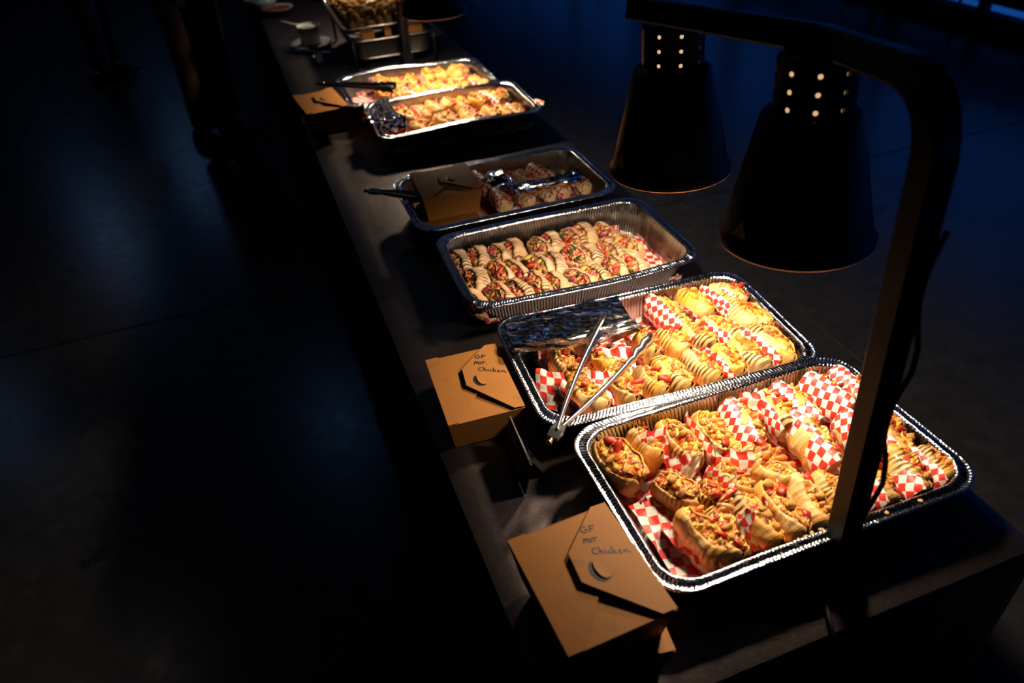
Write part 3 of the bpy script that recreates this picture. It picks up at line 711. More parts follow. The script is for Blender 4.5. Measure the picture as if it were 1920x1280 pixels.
tongs('long steel tongs resting open across the second tray', at(1042, 812, .850), (at(1132, 600, .866), at(1222, 634, .862)), 'steel')
tongs('steel tongs poking out from under the kraft box over the tray rim', at(700, 359, .848), (at(820, 366, .842), at(824, 377, .842)), 'steel')
tongs('black tongs lying on the rim of the farthest wrap tray', at(604, 157, .850), (at(742, 160, .858), at(738, 168, .854)), 'black_metal')

# ------------------------------------------------------------------ kraft boxes
def strokes(pl, o, name, mtx, wdt=.0011):
    """handwriting: polylines in flap space turned into thin flat ribbons"""
    V = []; f = []
    for line in pl:
        b0 = len(V)
        # smooth once
        L2 = [line[0]]
        for a, b in zip(line, line[1:]): L2 += [(a[0] * .75 + b[0] * .25, a[1] * .75 + b[1] * .25), (a[0] * .25 + b[0] * .75, a[1] * .25 + b[1] * .75)]
        L2.append(line[-1])
        for i, p in enumerate(L2):
            a = Vector((*L2[max(0, i - 1)], 0)); b = Vector((*L2[min(len(L2) - 1, i + 1)], 0)); d = (b - a)
            d = d.normalized() if d.length else Vector((1, 0, 0)); s = Vector((-d.y, d.x, 0)) * wdt / 2
            for q in (Vector((*p, 0)) + s, Vector((*p, 0)) - s): V.append(mtx @ q)
        for i in range(len(L2) - 1): f.append((b0 + 2 * i, b0 + 2 * i + 1, b0 + 2 * i + 3, b0 + 2 * i + 2))
    return ob(name, me(name, V, f, 'ink', False), o)
def hand(k):
    """'GF', 'mst.', 'Chicken' as strokes; unit = letter height"""
    G = [[(.75, .9), (.4, 1.0), (.05, .6), (.1, .15), (.5, .0), (.85, .25), (.85, .5), (.45, .48)]]
    Fp = [[(1.15, 0), (1.2, .95)], [(1.2, .95), (1.85, .9)], [(1.18, .5), (1.65, .5)]]
    o = [[(x, y + 4.2) for x, y in l] for l in G + Fp]
    m = [[(0, 0), (.05, .7), (.3, .75), (.35, .1), (.4, .7), (.65, .75), (.7, .05)], [(1.1, .7), (.85, .55), (1.1, .3), (.85, .05)], [(1.35, .05), (1.4, .8)], [(1.2, .6), (1.85, .62)], [(2.0, .05), (2.06, .08)]]
    o += [[(x - .1, y + 2.6) for x, y in l] for l in m]
    C = [[(.7, .85), (.3, .95), (.0, .5), (.2, .05), (.7, .1)], [(.95, 1.1), (.9, .0), (1.0, .5), (1.25, .5), (1.3, .0)], [(1.6, .5), (1.62, .0)], [(1.62, .75), (1.66, .78)], [(2.2, .5), (1.9, .4), (1.95, .05), (2.25, .08)],
         [(2.5, 1.1), (2.45, 0)], [(2.85, .55), (2.5, .3), (2.9, .0)], [(3.1, .3), (3.5, .35), (3.3, .55), (3.1, .25), (3.3, .0), (3.6, .08)], [(3.8, .5), (3.82, .0), (3.9, .45), (4.2, .5), (4.25, .05), (4.6, .1)]]
    o += [[(x + .5, y + .9 - .12 * x) for x, y in l] for l in C]
    return [[(x * k, y * k) for x, y in l] for l in o]
def slab_poly(name, poly, z, th, mat, tiltfn=None):
    n = len(poly); f = tiltfn or (lambda x, y: 0.)
    V = [(x, y, z + f(x, y)) for x, y in poly] + [(x, y, z + th + f(x, y)) for x, y in poly]
    fc = [tuple(range(n))[::-1], tuple(range(n, 2 * n))] + [(i, (i + 1) % n, n + (i + 1) % n, n + i) for i in range(n)]
    return me(name, V, fc, mat, False)
def kraft_box(label, centre, yaw, w, d, h, z0, writing=False, tilt=(0, 0), lift=.006, group='kraft takeaway boxes'):
    """top w x d; lid flap hinged on the +x side and locked over the -x flap, side flaps below"""
    o = thing('kraft_box', label, 'takeaway box', (centre[0], centre[1], z0), (tilt[0], tilt[1], yaw), group)
    k = .86; hw, hd = w / 2, d / 2
    V = [(-hw * k, -hd * k, 0), (hw * k, -hd * k, 0), (hw * k, hd * k, 0), (-hw * k, hd * k, 0), (-hw, -hd, h), (hw, -hd, h), (hw, hd, h), (-hw, hd, h)]
    body = ob('body', me('body', V, [(3, 2, 1, 0), (0, 1, 5, 4), (1, 2, 6, 5), (2, 3, 7, 6), (3, 0, 4, 7)], 'kraft_board', False), o)
    sd = body.modifiers.new('board', 'SOLIDIFY'); sd.thickness = .0012
    t_ = .0009
    ob('side_flap', slab_poly('side_flap', [(-hw + .002, -hd), (hw - .002, -hd), (hw * .55, -hd * .25), (-hw * .55, -hd * .25)], h, t_, 'kraft_board', lambda x, y: -.001), o)
    ob('side_flap', slab_poly('side_flap', [(-hw + .002, hd), (-hw * .55, hd * .25), (hw * .55, hd * .25), (hw - .002, hd)], h, t_, 'kraft_board', lambda x, y: -.001), o)
    # under flap hinged at -x
    ob('under_flap', slab_poly('under_flap', [(-hw, -hd), (-hw * .72, -hd * 1.0), (hw * .05, -hd * .30), (hw * .12, hd * .2), (-hw * .66, hd * 1.0), (-hw, hd)], h + .0015, t_, 'kraft_board', lambda x, y: .0018 * (x + hw) / w), o)
    # lid flap hinged at +x, raised a little along the free edge
    tf = lambda x, y: lift * (hw - x) / (1.2 * w)
    def zt(x, y): return h + .0035 + tf(x, y)
    lid = [(hw, -hd), (hw, hd), (hw * .70, hd), (-hw * .16, hd * .36), (-hw * .22, -hd * .14), (-hw * .05, -hd * .30), (hw * .72, -hd)]
    lf = ob('lid_flap', slab_poly('lid_flap', lid, h + .0035, t_, 'kraft_board', tf), o)
    # locking tab: dark slot plus raised half-moon
    cx, cy, rr = hw * .20, -hd * .06, min(w, d) * .10
    moon = [(cx + rr * math.cos(a), cy + rr * 1.25 * math.sin(a)) for a in [R(120 + 180 * i / 10) for i in range(11)]]
    ob('tab_slot', slab_poly('tab_slot', moon + [(cx - rr * .1, cy - rr * .6), (cx - rr * .25, cy + rr * .4)], h + .0035 + t_ + .0002, .0002, 'ink', tf), lf)
    moon2 = [(cx + rr * .15 + rr * .62 * math.cos(a), cy + rr * 1.15 * math.sin(a) + rr * .1) for a in [R(120 + 200 * i / 10) for i in range(11)]]
    ob('lock_tab', slab_poly('lock_tab', moon2, h + .0035 + t_ + .0006, .0006, 'kraft_board', lambda x, y: tf(x, y) + max(0, (cx + rr * .3 - x)) * .12), lf)
    if writing:
        u = d * .060; ang = R(writing[2]) if len(writing) > 2 else 0
        m = Matrix.Translation((writing[0], writing[1], zt(writing[0], writing[1]) + t_ + .0003)) @ Matrix.Rotation(math.atan(lift / (1.2 * w)), 4, 'Y') @ Matrix.Rotation(ang, 4, 'Z')
        strokes(hand(u), lf, 'handwriting', m, u * .17)
    return o
# nearest pair of boxes
zb1 = .814
kraft_box('kraft takeaway box with handwriting, on top of its stack beside nearest tray', at(1103, 1074, .882), R(21), .144, .178, .066, zb1, (.009, .010, -12), lift=.010)
kraft_box('shadowed kraft box underneath the nearest handwritten box', (at(1117, 1141, .815) + Vector((.0, .012, 0))), R(10), .150, .182, .0635, TABLE_Z)
kraft_box('kraft takeaway box with handwriting standing on cloth beside tongs tray', at(887, 718, .816), R(15), .135, .186, .0655, TABLE_Z, (.008, .012, -14), lift=.012)
kraft_box('closed kraft box sitting inside the half empty tray', at(834, 338, .868), R(16), .150, .160, .066, .800, lift=.008)
o = ob('kraft_sheet', slab_poly('kraft_sheet', [(-.095, -.1), (.10, -.105), (.105, .09), (.06, .1), (-.09, .09)], 0, .0012, 'kraft_board', lambda x, y: .01 * (x + .1)), loc=at(846, 392, .79) + Vector((0, .02, 0)), rot=(0, 0, R(17)))
tag(o, 'flat kraft cardboard lid under the box in half empty tray', 'cardboard')
kraft_box('kraft takeaway box on top of the far stack beside farthest wrap tray', at(600, 190, .862), R(24), .135, .20, .058, .804, lift=.010)
kraft_box('lower kraft box under the far box, its edge glowing orange', at(606, 208, .80), R(20), .135, .19, .052, TABLE_Z)

# ------------------------------------------------------------------ chalk sign
pA, pB = at(972, 812, .815), at(1000, 886, .815); q0, q1 = at(948, 836, .752), at(984, 924, .752)
sg = thing('chalk_sign', 'small black menu sign with faint chalk lettering between the kraft boxes', 'sign', (q0 + q1) / 2)
o_ = (q0 + q1) / 2; ln = (q1 - q0).normalized(); up = ((pA + pB) / 2 - o_); up = (up - ln * up.dot(ln)); hgt = up.length; up.normalize(); nrm = ln.cross(up).normalized()
if nrm.x > 0: nrm = -nrm
hl = (q1 - q0).length / 2 * 1.05
Vb = [ln * a + up * b + nrm * c_ for c_ in (-.0015, .0015) for a, b in ((-hl, 0), (hl, 0), (hl, hgt), (-hl, hgt))]
ob('board', me('board', Vb, [(0, 1, 2, 3), (7, 6, 5, 4), (0, 4, 5, 1), (1, 5, 6, 2), (2, 6, 7, 3), (3, 7, 4, 0)], 'slate', False), sg)
ob('top_edge', sweep('top_edge', [ln * -hl + up * hgt, ln * hl + up * hgt], circ(.0011, 6), 'slate_edge'), sg)
ob('back_stand', me('back_stand', [ln * -hl * .5 + up * hgt * .9, ln * hl * .5 + up * hgt * .9, ln * hl * .5 - nrm * .05 , ln * -hl * .5 - nrm * .05], [(0, 1, 2, 3)], 'slate', False), sg)
def text_mesh(s, size, mat):
    cu = bpy.data.curves.new('lettering', 'FONT'); cu.body = s; cu.size = size; cu.align_x = 'CENTER'; cu.align_y = 'CENTER'
    tmp = bpy.data.objects.new('lettering', cu); COL.objects.link(tmp)
    dg = bpy.context.evaluated_depsgraph_get(); m = bpy.data.meshes.new_from_object(tmp.evaluated_get(dg))
    bpy.data.objects.remove(tmp); m.materials.clear(); m.materials.append(MATS[mat]); return m
Mx = Matrix((ln, up, nrm)).transposed()
for s_, fz in (('CHICKEN', .66), ('PARM', .30)):
    tm = ob('lettering', text_mesh(s_, .021, 'chalk'), sg); tm.matrix_local = Matrix.Translation(up * hgt * fz + nrm * .0022) @ Mx.to_4x4()

# ------------------------------------------------------------------ heat lamps
def collar_mesh(r_, h, cols, rows, hole, seg=8):
    V = []; f = []
    cw, chh = 2 * math.pi / cols, h / rows
    for i in range(cols):
        for j in range(rows):
            b0 = len(V); a0, z0 = (i + .5) * cw, (j + .5) * chh
            outer = [(-1, -1), (0, -1), (1, -1), (1, 0), (1, 1), (0, 1), (-1, 1), (-1, 0)]
            for ox, oz in outer:
                a = a0 + ox * cw / 2; V.append((r_ * math.cos(a), r_ * math.sin(a), z0 + oz * chh / 2))
            for k in range(8):
                th = R(-135 + 45 * k); a = a0 + hole / r_ * math.cos(th); V.append((r_ * math.cos(a), r_ * math.sin(a), z0 + hole * math.sin(th)))
            for k in range(8): f.append((b0 + k, b0 + (k + 1) % 8, b0 + 8 + (k + 1) % 8, b0 + 8 + k))
    return me('collar', V, f, 'black_metal')
RIM_R, SH_R, COL_R, CONE_H, COL_H = .102, .059, .049, .172, .064
SHADE = lathe('shade', [(RIM_R + .0005, 0), (RIM_R + .0008, .006), (RIM_R - .0045, .013), (RIM_R - .0060, .018), (SH_R + .003, CONE_H - .005), (SH_R - .001, CONE_H), (COL_R, CONE_H + .003), (COL_R - .004, CONE_H + .003),
              (SH_R - .005, CONE_H - .004), (SH_R, CONE_H - .009), (RIM_R - .0080, .019), (RIM_R - .0060, .012), (RIM_R - .0012, .006), (RIM_R - .0010, 0)], 'black_metal', 64)
LIP = lathe('lip', [(RIM_R + .0022, -.0006), (RIM_R + .0014, -.0024), (RIM_R - .0016, -.0026), (RIM_R - .0018, .0006), (RIM_R + .0008, .0008)], 'copper_lip', 64, close=True)
COLLAR = collar_mesh(COL_R, COL_H, 9, 3, .0032)
CAPM = lathe('collar_cap', [(COL_R + .0006, COL_H - .004), (COL_R, COL_H), (.012, COL_H + .003), (.010, COL_H + .018)], 'black_metal', 40)
BULB = lathe('bulb', [(0, .080), (.03, .081), (.044, .087), (.048, .098), (.046, .112), (.038, .130), (.034, .150), (.034, .165), (.034, .222), (0, .224)], 'bulb_glow', 32)
def tri(name, s, mat, z):
    return me(name, [(-s, -s * .58, z), (s, -s * .58, z), (0, s * 1.16, z)], [(0, 1, 2)], mat, False)
def lamp_light(parent, loc_world, target, power):
    ld = bpy.data.lights.new('heat_bulb_light', 'SPOT'); ld.energy = power; ld.color = WARM; ld.spot_size = R(166); ld.spot_blend = .55; ld.shadow_soft_size = .030
    lo = bpy.data.objects.new('heat_bulb_light', ld); COL.objects.link(lo); lo.location = loc_world
    lo.rotation_euler = (Vector(target) - Vector(loc_world)).to_track_quat('-Z', 'Y').to_euler(); return lo
def heat_lamp(label, base, up, poletop_z, shades, endpt, sticker_px=()):
    base = Vector(base); up = Vector(up)
    o = thing('heat_lamp', label, 'heat lamp', base, group='heat lamps over the buffet')
    ob('base_plate', lathe('base_plate', [(0, .012), (.085, .012), (.098, .009), (.102, .002), (.102, 0), (0, 0)], 'base_matte', 56), o, loc=Vector((-.075, .035, .001)))
    topv = up * ((poletop_z - base.z) / up.z)
    arm0 = shades[0][0] - base + up * (CONE_H + COL_H + .0185)
    arm1 = Vector(endpt) - base
    ah = (arm0 - topv); ah = ah.normalized()
    pts = [Vector((0, 0, 0)), topv * .33, topv * .66, topv * .9]
    rb = .085; p0 = topv - up * rb; p2 = topv + ah * rb
    for k in range(9):
        g = k / 8; pts.append(p0 * (1 - g) ** 2 + topv * 2 * g * (1 - g) + p2 * g * g)
    pts += [arm0, arm1]
    hs = .0165; sec = [(-hs, -hs * .8), (-hs * .8, -hs), (hs * .8, -hs), (hs, -hs * .8), (hs, hs * .8), (hs * .8, hs), (-hs * .8, hs), (-hs, hs * .8)]
    ob('post_and_arm', sweep('post_and_arm', pts, sec, 'black_metal', ups=(.95, .31, 0), smooth=False), o)
    ob('foot_socket', sweep('foot_socket', [Vector((0, 0, .0)), up * .05], [(a * 1.35, b * 1.35) for a, b in sec], 'black_metal', ups=(.95, .31, 0), smooth=False), o)
    cz = [Vector((-.022, -.022, 0)) + topv * f + Vector((.006 * math.sin(f * 25), -.004 * math.cos(f * 21), 0)) for f in [i / 20 for i in range(21)]]
    ob('power_cord', sweep('power_cord', [Vector((.02, -.06, .003)), Vector((-.01, -.045, .01))] + [p + Vector((.035, .0, 0)) for p in cz[1:17]], circ(.0032, 8), 'cable_rubber'), o)
    for k, (b, tgt, pw, recess) in enumerate(shades):
        b = Vector(b); loc = b - base
        q = Vector((0, 0, 1)).rotation_difference(up)
        sh = ob('shade', SHADE, o, loc, q.to_euler())
        ob('lip', LIP, sh); 
        co = ob('collar', COLLAR, o, loc + up.normalized() * CONE_H, q.to_euler()); co.rotation_euler.rotate_axis('Z', R(12 if k else -8))
        ob('collar_cap', CAPM, co); ob('bulb', BULB, o, loc, q.to_euler())
        if sticker_px:
            # warning triangle lying on the cone, bottom edge near the rim
            az, hh = sticker_px[k]; sl = math.atan2(RIM_R - .006 - SH_R - .003, CONE_H - .023)
            rr = RIM_R - .006 - (hh - .018) * math.tan(sl) + .0018
            m = Matrix.Rotation(az, 4, 'Z') @ Matrix.Translation((rr, 0, hh)) @ Matrix.Rotation(-sl, 4, 'Y') @ Matrix.Rotation(R(90), 4, 'Z') @ Matrix.Rotation(R(90), 4, 'X')
            s1 = ob('warning_sticker', tri('warning_sticker', .0135, 'sticker_yellow', 0), o); s1.matrix_local = Matrix.Translation(loc) @ q.to_matrix().to_4x4() @ m
            ob('sticker_border', tri('sticker_border', .0118, 'sticker_black', .0003), s1); ob('sticker_field', tri('sticker_field', .0102, 'sticker_yellow', .0006), s1)
            for yy, ww in ((-.0042, .0065), (-.0022, .0052), (.0000, .0040)):
                ob('sticker_print', me('sticker_print', [(-ww, yy - .0006, .0009), (ww, yy - .0006, .0009), (ww, yy + .0006, .0009), (-ww, yy + .0006, .0009)], [(0, 1, 2, 3)], 'sticker_black', False), s1)
            ob('sticker_print', me('sticker_print', [(-.0028, .0020, .0009), (.0028, .0020, .0009), (.0012, .0040, .0009), (0, .0066, .0009), (-.0014, .0042, .0009)], [(0, 1, 2, 3, 4)], 'sticker_black', False), s1)
        lamp_light(o, b + up.normalized() * recess, tgt, pw)
    return o
UP1 = (-.037, .043, 1.)
shB, shA = at(1491, 437, 1.155), at(1255, 313, 1.122)
heat_lamp('black twin heat lamp standing over the nearest two trays', at(1563, 1075, .751), UP1, 1.436,
          [(shB, at(1425, 782, .83), LAMP_POWER, .045), (shA, at(1270, 590, .83), LAMP_POWER * 1.05, .036)], at(1190, 15, 1.382), [(R(202), .030), (R(200), .031)])
sh2a, sh2b = at(815, 22, 1.09), Vector((-.262, 2.80, 1.09))
heat_lamp('black twin heat lamp over the two bright far trays', (-.345, 3.09, .751), (0, 0, 1), 1.375,
          [(sh2b, (-.25, 2.70, .83), LAMP_POWER * .8, .060), (sh2a, (-.13, 2.43, .83), LAMP_POWER * 1.05, .052)], (-.15, 2.43, 1.355))
heat_lamp('black twin heat lamp at the far end over the sheet tray', (-.815, 4.42, .751), (0, 0, 1), 1.40,
          [(Vector((-.66, 3.95, 1.13)), (-.66, 3.95, .8), LAMP_POWER * .3, .060), (Vector((-.53, 3.56, 1.13)), (-.5, 3.45, .85), LAMP_POWER * .4, .060)], (-.49, 3.44, 1.39))
cd = sweep('hanging_cord', [at(1545, 1120, .757), at(1556, 1162, .757), at(1557, 1180, .752) + Vector((0, -.012, 0)), at(1557, 1205, .715) + Vector((0, -.012, 0)), at(1558, 1230, .60) + Vector((0, -.02, 0)), at(1560, 1250, .3) + Vector((0, -.03, 0)), at(1560, 1260, .02) + Vector((0, -.02, 0))], circ(.0035, 8), 'cable_rubber')
tag(ob('hanging_cord', cd), 'thin black cord hanging over the near table edge', 'cord')

# ------------------------------------------------------------------ chafing stand with sheet tray of bites
TZ = .90; tl, bl = at(602, 8, TZ), at(643, 67, TZ); ty = (tl - bl).normalized(); tx = Vector((ty.y, -ty.x, 0)); tyaw = math.atan2(tx.y, tx.x)
TWd, TLn = .40, .57
tc = bl + tx * TWd / 2 + ty * TLn / 2
st = thing('chafing_dish', 'steel chafing dish on its stand below the far sheet tray', 'chafing dish', (tc.x, tc.y, TABLE_Z), (0, 0, tyaw))
def rr_loft(name, rings, mat, n=96, rad=.04, bottom=True):
    V = []; k = len(rings)
    per = [rrect(w, d, rad, n) for w, d, z in rings]
    for i in range(n):
        for q, (w, d, z) in enumerate(rings): V.append((per[q][i][0], per[q][i][1], z))
    f = grid_faces(n, k, cu=True)
    if bottom: f.append(tuple(i * k for i in range(n)))
    return me(name, V, f, mat)
ob('water_pan', rr_loft('water_pan', [(.30, .50, .040), (.305, .505, .045), (.325, .525, .115), (.345, .545, .117), (.345, .545, .113)], 'dull_steel'), st)
for sx in (-1, 1):
    for sy in (-1, 1):
        ob('leg', sweep('leg', [(sx * .165, sy * .26, 0), (sx * .165, sy * .26, .125)], circ(.006, 8), 'black_metal'), st)
for sy in (-1, 1): ob('rail', sweep('rail', [(-.165, sy * .26, .108), (.165, sy * .26, .108)], circ(.005, 8), 'black_metal'), st)
for sx in (-1, 1): ob('rail', sweep('rail', [(sx * .170, -.26, .108), (sx * .170, .26, .108)], circ(.005, 8), 'black_metal'), st)
for sy in (-.13, .13): ob('fuel_can', lathe('fuel_can', [(0, 0), (.04, 0), (.04, .034), (.03, .036), (.0, .036)], 'dull_steel', 20), st, loc=(0, sy, 0.001))
for xx, w_ in ((-.10, .05), (-.02, .025), (.07, .10)):
    ob('support_block', box_me('support_block', xx - w_ / 2, xx + w_ / 2, -.262, -.235, .118, .1445, 'kraft_board'), st)
for xx, w_ in ((-.10, .05), (.07, .10)):
    ob('support_block', box_me('support_block', xx - w_ / 2, xx + w_ / 2, .235, .262, .118, .1445, 'kraft_board'), st)
tr = thing('sheet_tray', 'shallow metal sheet tray heaped with brown bites on the chafing dish', 'tray', (tc.x, tc.y, TZ - .005), (0, 0, tyaw))
ob('pan_body', rr_loft('pan_body', [(TWd - .05, TLn - .05, .002), (TWd - .04, TLn - .04, .004), (TWd - .022, TLn - .022, .024), (TWd, TLn, .026), (TWd, TLn, .020), (TWd - .016, TLn - .016, .0185)], 'pan_foil', 96, .02), tr)
FAL = [blob('bite', 'falafel_crust', k + 1, 2, .22, (1, 1.1, .8), 1.8) for k in range(4)]
fm = Matrix.Rotation(tyaw, 3, 'Z'); cnt = 0
for layer, (nx_, ny_, zz) in enumerate(((9, 13, .021), (8, 11, .044))):
    for a in range(nx_):
        for b in range(ny_):
            if layer and rng.random() < .25: continue
            p = Vector(((a - (nx_ - 1) / 2) * .0375, (b - (ny_ - 1) / 2) * .0395, zz)) + Vector((rng.uniform(-.006, .006), rng.uniform(-.006, .006), rng.uniform(-.003, .004)))
            q = fm @ p; o = ob('bite', rng.choice(FAL), None, (tc.x + q.x, tc.y + q.y, TZ - .003 + q.z), (rng.uniform(0, 3), rng.uniform(0, 3), rng.uniform(0, 6)), (.0185,) * 3)
            lab = ('brown crusty bite lying on top of the heap in far sheet tray' if layer else 'brown crusty bite along the front edge of far sheet tray' if b == 0 else 'brown crusty bite along the left side of far sheet tray' if a == 0
                   else 'brown crusty bite along the right side of far sheet tray' if a == nx_ - 1 else 'brown crusty bite along the back edge of far sheet tray' if b == ny_ - 1 else 'brown crusty bite low in the middle of far sheet tray')
            tag(o, lab, 'food bite', lab.replace('bite', 'bites', 1))
def on_tray(u, v, z): q = fm @ Vector((u, v, 0)); return Vector((tc.x + q.x, tc.y + q.y, TZ + z))
paper_scrap([on_tray(.02, -.02, .062), on_tray(.10, -.01, .064), on_tray(.11, .05, .063), on_tray(.03, .05, .066)], 'small red checked paper lying on the brown bites', 21)
paper_scrap([on_tray(-.06, -.08, .060), on_tray(-.02, -.08, .063), on_tray(-.02, -.06, .064), on_tray(-.05, -.05, .060)], 'tiny white paper scrap lying on the brown bites', 23, 'greaseproof')

# ------------------------------------------------------------------ crockery by the stand
sc_ = at(584, 84, .756)
pl = thing('saucer', 'pale saucer under the sauce cup near chafing dish', 'saucer', (sc_.x, sc_.y, .751))
ob('dish', lathe('dish', [(0, .004), (.05, .004), (.075, .008), (.094, .014), (.095, .016), (.074, .011), (.05, .007), (0, .007)], 'ceramic_white', 40), pl)
cp_ = thing('sauce_cup', 'grey stoneware cup of creamy sauce standing on saucer', 'cup', (sc_.x, sc_.y + .004, .7585))
ob('body', lathe('body', [(0, 0), (.040, 0), (.046, .004), (.050, .075), (.053, .080), (.049, .080), (.046, .068), (0, .066)], 'ceramic_cup', 36), cp_)
ob('sauce', lathe('sauce', [(0, .073), (.03, .0725), (.0478, .071)], 'sauce_cream', 30), cp_)
sp = thing('serving_spoon', 'pale spoon leaning out of the sauce cup', 'spoon', (sc_.x, sc_.y + .004, .835))
ob('handle', sweep('handle', [(-.112, -.005, .030), (-.06, -.002, .012), (0, 0, 0)], [(a * 1.3, b * .6) for a, b in circ(.0045, 8)], 'ceramic_white'), sp)
ob('bowl', blob('bowl', 'ceramic_white', 3, 2, .05, (.024, .016, .006)), sp, loc=(.012, 0, -.003))
def cutlery(label, p, q):
    p, q = Vector(p), Vector(q); d = q - p; L = d.length; o = thing('serving_spoon', label, 'spoon', p, (0, 0, math.atan2(d.y, d.x)), 'spoons near the saucer')
    ob('handle', sweep('handle', [(0, 0, .004), (L * .5, 0, .009), (L * .8, 0, .004)], [(a * 1.4, b * .5) for a, b in circ(.005, 8)], 'steel', scales=[1.2, .8, .7]), o)
    ob('bowl', blob('bowl', 'steel', 5, 2, .03, (.034, .021, .006)), o, loc=(L * .88, 0, .0075)); return o
cutlery('steel spoon lying on the cloth in front of saucer', at(534, 97, .753), at(622, 101, .753))
rk = at(597, 113, .757)
o = thing('sauce_pot', 'small white dip pot on the dark cloth in front of the saucer', 'pot', (rk.x, rk.y, .751))
ob('wall', lathe('wall', [(0, 0), (.018, 0), (.022, .022), (.023, .024), (.020, .024), (.017, .006), (0, .005)], 'ceramic_white', 24), o)
ob('dip', lathe('dip', [(0, .016), (.0185, .0155)], 'sauce_cream', 20), o)
gp = at(492, 12, .78)
o = thing('glass_bowl', 'greenish glass bowl at the far left table edge', 'bowl', (gp.x, gp.y, .751))
ob('wall', lathe('wall', [(0, 0), (.04, 0), (.05, .006), (.075, .05), (.085, .07), (.081, .07), (.070, .05), (.045, .012), (0, .01)], 'glass_green', 32), o)
ob('leaf_salad', blob('leaf_salad', 'glass_green', 7, 3, .3, (.062, .062, .03), 3.), o, loc=(0, 0, .052))
rp = at(518, 18, .76)
o = thing('salsa_dish', 'dark red salsa dish beside the greenish glass bowl', 'dish', (rp.x + .02, rp.y - .05, .751))
ob('wall', lathe('wall', [(0, 0), (.06, 0), (.078, .03), (.080, .032), (.075, .032), (.058, .008), (0, .007)], 'ceramic_cup', 32), o)
ob('salsa', lathe('salsa', [(0, .026), (.04, .0265), (.0705, .025)], 'salsa_red', 28), o)

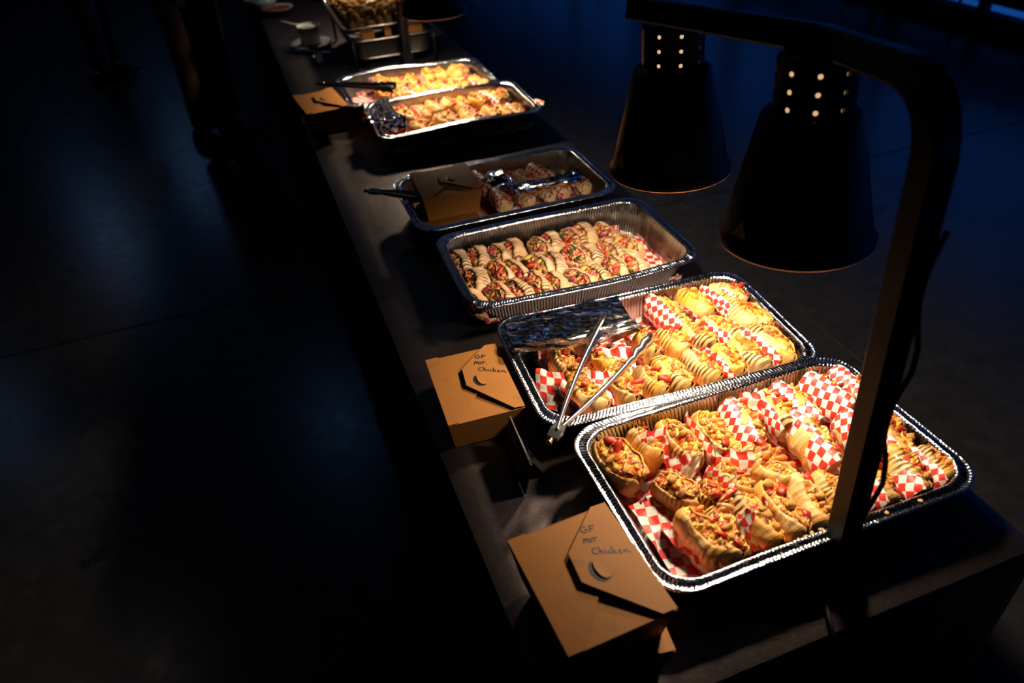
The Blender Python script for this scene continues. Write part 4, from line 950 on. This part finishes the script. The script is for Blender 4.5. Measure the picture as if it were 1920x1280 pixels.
# ------------------------------------------------------------------ people in the dark by the table
def person(label, loc, yaw, scale, seed, arm_f):
    """one continuous skinned figure facing -Y; shoes and hair are children"""
    o = thing('person', label, 'person', loc, (0, 0, yaw), 'people standing in the dark'); o.scale = (scale,) * 3
    J = [(0, 0, .95, .135, .105), (0, .01, 1.12, .125, .095), (0, .01, 1.30, .155, .105), (0, .015, 1.44, .10, .08), (0, .0, 1.52, .055, .055), (0, -.015, 1.60, .072, .085), (0, -.015, 1.70, .076, .092), (0, -.01, 1.765, .05, .06)]
    V = [j[:3] for j in J]; Rr = [j[3:] for j in J]; Ed = [(i, i + 1) for i in range(len(J) - 1)]
    def chain(start, pts):
        p = start
        for x, y, z, r_ in pts:
            V.append((x, y, z)); Rr.append((r_, r_)); Ed.append((p, len(V) - 1)); p = len(V) - 1
        return p
    for s in (-1, 1):
        a = .03 * s * (1 if seed % 2 else .6)
        chain(0, [(s * .095, 0, .86, .100), (s * .105, -.01 + a, .66, .096), (s * .108, -.005 + a, .48, .086), (s * .112, .01 + a, .28, .080), (s * .115, .02 + a, .085, .078)])
        w = chain(3, [(s * .17, .01, 1.42, .062), (s * .215, .02, 1.27, .048), (s * .235, .03, 1.13, .040), (s * .22, -.06 * arm_f, 1.02, .034), (s * .20, -.14 * arm_f, .93, .026)])
        pal = chain(w, [(s * .195, -.175 * arm_f - .01, .885, .024)])
        for k in range(4): chain(pal, [(s * (.205 - .012 * k), -.20 * arm_f - .014, .845 + .002 * k, .0095), (s * (.203 - .012 * k), -.205 * arm_f - .012, .805 + .004 * abs(k - 1.5), .008)])
        chain(w, [(s * .172, -.18 * arm_f - .02, .895, .010), (s * .160, -.20 * arm_f - .02, .865, .009)])
    m = bpy.data.meshes.new('body'); m.from_pydata(V, Ed, []); tmp = bpy.data.objects.new('tmp', m); COL.objects.link(tmp)
    sk = tmp.modifiers.new('skin', 'SKIN'); sk.use_smooth_shade = True
    for i, v in enumerate(m.skin_vertices[0].data): v.radius = Rr[i]; v.use_root = (i == 0)
    ss = tmp.modifiers.new('sub', 'SUBSURF'); ss.levels = 2
    dg = bpy.context.evaluated_depsgraph_get(); bm_ = bpy.data.meshes.new_from_object(tmp.evaluated_get(dg)); bpy.data.objects.remove(tmp)
    bm_.materials.clear()
    for k in ('trouser_black', 'shirt_black', 'skin_tone'): bm_.materials.append(MATS[k])
    for p in bm_.polygons:
        c_ = p.center; hand_ = abs(c_.x) > .14 and c_.z < .945
        p.material_index = 2 if (c_.z > 1.49 or hand_) else (1 if c_.z > .93 else 0); p.use_smooth = True
    # face: brow, nose and chin pulled out of the head surface
    for v in bm_.vertices:
        if v.co.z > 1.54 and v.co.y < -.05:
            v.co.y -= .026 * math.exp(-(v.co.x / .014) ** 2 - ((v.co.z - 1.645) / .022) ** 2) + .008 * math.exp(-(v.co.x / .03) ** 2 - ((v.co.z - 1.575) / .015) ** 2)
    ob('body', bm_, o)
    for s in (-1, 1):
        a = .03 * s * (1 if seed % 2 else .6); x = s * .12
        prof = [(.115, .030, .075), (.07, .040, .085), (.0, .044, .080), (-.08, .047, .058), (-.14, .046, .045), (-.175, .034, .034), (-.19, .014, .02)]
        Vs = []
        for y, w_, h_ in prof:
            for k in range(12):
                th = 2 * math.pi * k / 12; Vs.append((x + w_ * math.cos(th), y + .01 + a, max(.014, .014 + h_ * max(0, math.sin(th)))))
        shoe = ob('shoe', me('shoe', Vs, grid_faces(len(prof), 12, cv=True), 'shoe_leather'), o)
        sole = [(x + w_ * q * 1.05, y + .01 + a) for q in (1,) for y, w_, h_ in prof] + [(x - w_ * 1.05, y + .01 + a) for y, w_, h_ in prof[::-1]]
        ob('sole', slab_poly('sole', sole, .0, .018, 'shoe_sole'), shoe)
        ob('eye', blob('eye', 'shoe_sole', 1, 1, 0., (.011, .006, .007)), o, loc=(s * .030, -.098, 1.672))
        ob('ear', blob('ear', 'skin_tone', 2, 2, .1, (.010, .022, .032)), o, loc=(s * .078, -.008, 1.655))
    ob('mouth', blob('mouth', 'salsa_red', 1, 2, .1, (.024, .006, .006)), o, loc=(0, -.095, 1.603))
    bm2 = bmesh.new(); bmesh.ops.create_icosphere(bm2, subdivisions=4, radius=1)
    bmesh.ops.delete(bm2, geom=[v for v in bm2.verts if v.co.z < -.15 or (v.co.y < -.45 and v.co.z < .45)], context='VERTS')
    for v in bm2.verts: v.co = Vector((v.co.x * .092, v.co.y * .108, v.co.z * .105)) * (1 + .05 * nz(v.co.x * 4, v.co.y * 9, v.co.z * 2))
    hm = bpy.data.meshes.new('hair'); bm2.to_mesh(hm); bm2.free(); hm.materials.append(MATS['hair_dark']); ob('hair', hm, o, loc=(0, -.008, 1.69))
    return o
person('person in black trousers and dark shoes standing beside the far table', (-1.66, 4.42, 0), R(58), 1.0, 1, 1.)
person('person in dark clothes standing farther back in the shadow', (-2.84, 5.75, 0), R(95), 1.02, 2, .6)

# ------------------------------------------------------------------ stacking chairs by the window
def chair(label, loc, yaw):
    o = thing('stacking_chair', label, 'chair', loc, (0, 0, yaw), 'chairs by the window')
    for s in (-1, 1):
        x = s * .24
        pts = [(x, .16, .45), (x, .20, .40), (x, .235, .06), (x, .225, .018), (x, .19, .011), (x, -.17, .011), (x, -.205, .018), (x, -.215, .06), (x, -.18, .40), (x, -.20, .47), (x, -.235, .80)]
        ob('side_frame', sweep('side_frame', pts, circ(.011, 8), 'chair_rod', ups=(1, 0, 0)), o)
    ob('crossbar', sweep('crossbar', [(-.24, .16, .435), (.24, .16, .435)], circ(.009, 8), 'chair_rod'), o)
    V = []; n, m_ = 12, 10
    for z_ in (0, .012):
        for i in range(n + 1):
            for j in range(m_ + 1):
                a, b = -1 + 2 * i / n, -1 + 2 * j / m_; V.append((a * .235 * (1 - .04 * b * b), b * .215, .445 + .018 * a * a - .018 * max(0, b - .6) + z_))
    k = (n + 1) * (m_ + 1); f = [q[::-1] for q in grid_faces(n + 1, m_ + 1)] + [tuple(v + k for v in q) for q in grid_faces(n + 1, m_ + 1)]
    ob('seat', me('seat', V, f, 'chair_plastic'), o)
    V = []
    for t_ in (0, .011):
        for i in range(n + 1):
            for j in range(m_ + 1):
                a, b = -1 + 2 * i / n, j / m_; V.append((a * .235 * (1 - .1 * b ** 4), -.215 - .05 * b + .03 * a * a - t_, .56 + .27 * b))
    ob('backrest', me('backrest', V, f, 'chair_plastic'), o); return o
chair('black sled base chair by the blue window, closest to the heat lamp arm', (3.46, 5.85, 0), R(108))
chair('black sled base chair at the right frame edge by window', (3.66, 5.24, 0), R(108))
chair('black sled base chair farthest along the blue window row', (3.26, 6.46, 0), R(108))
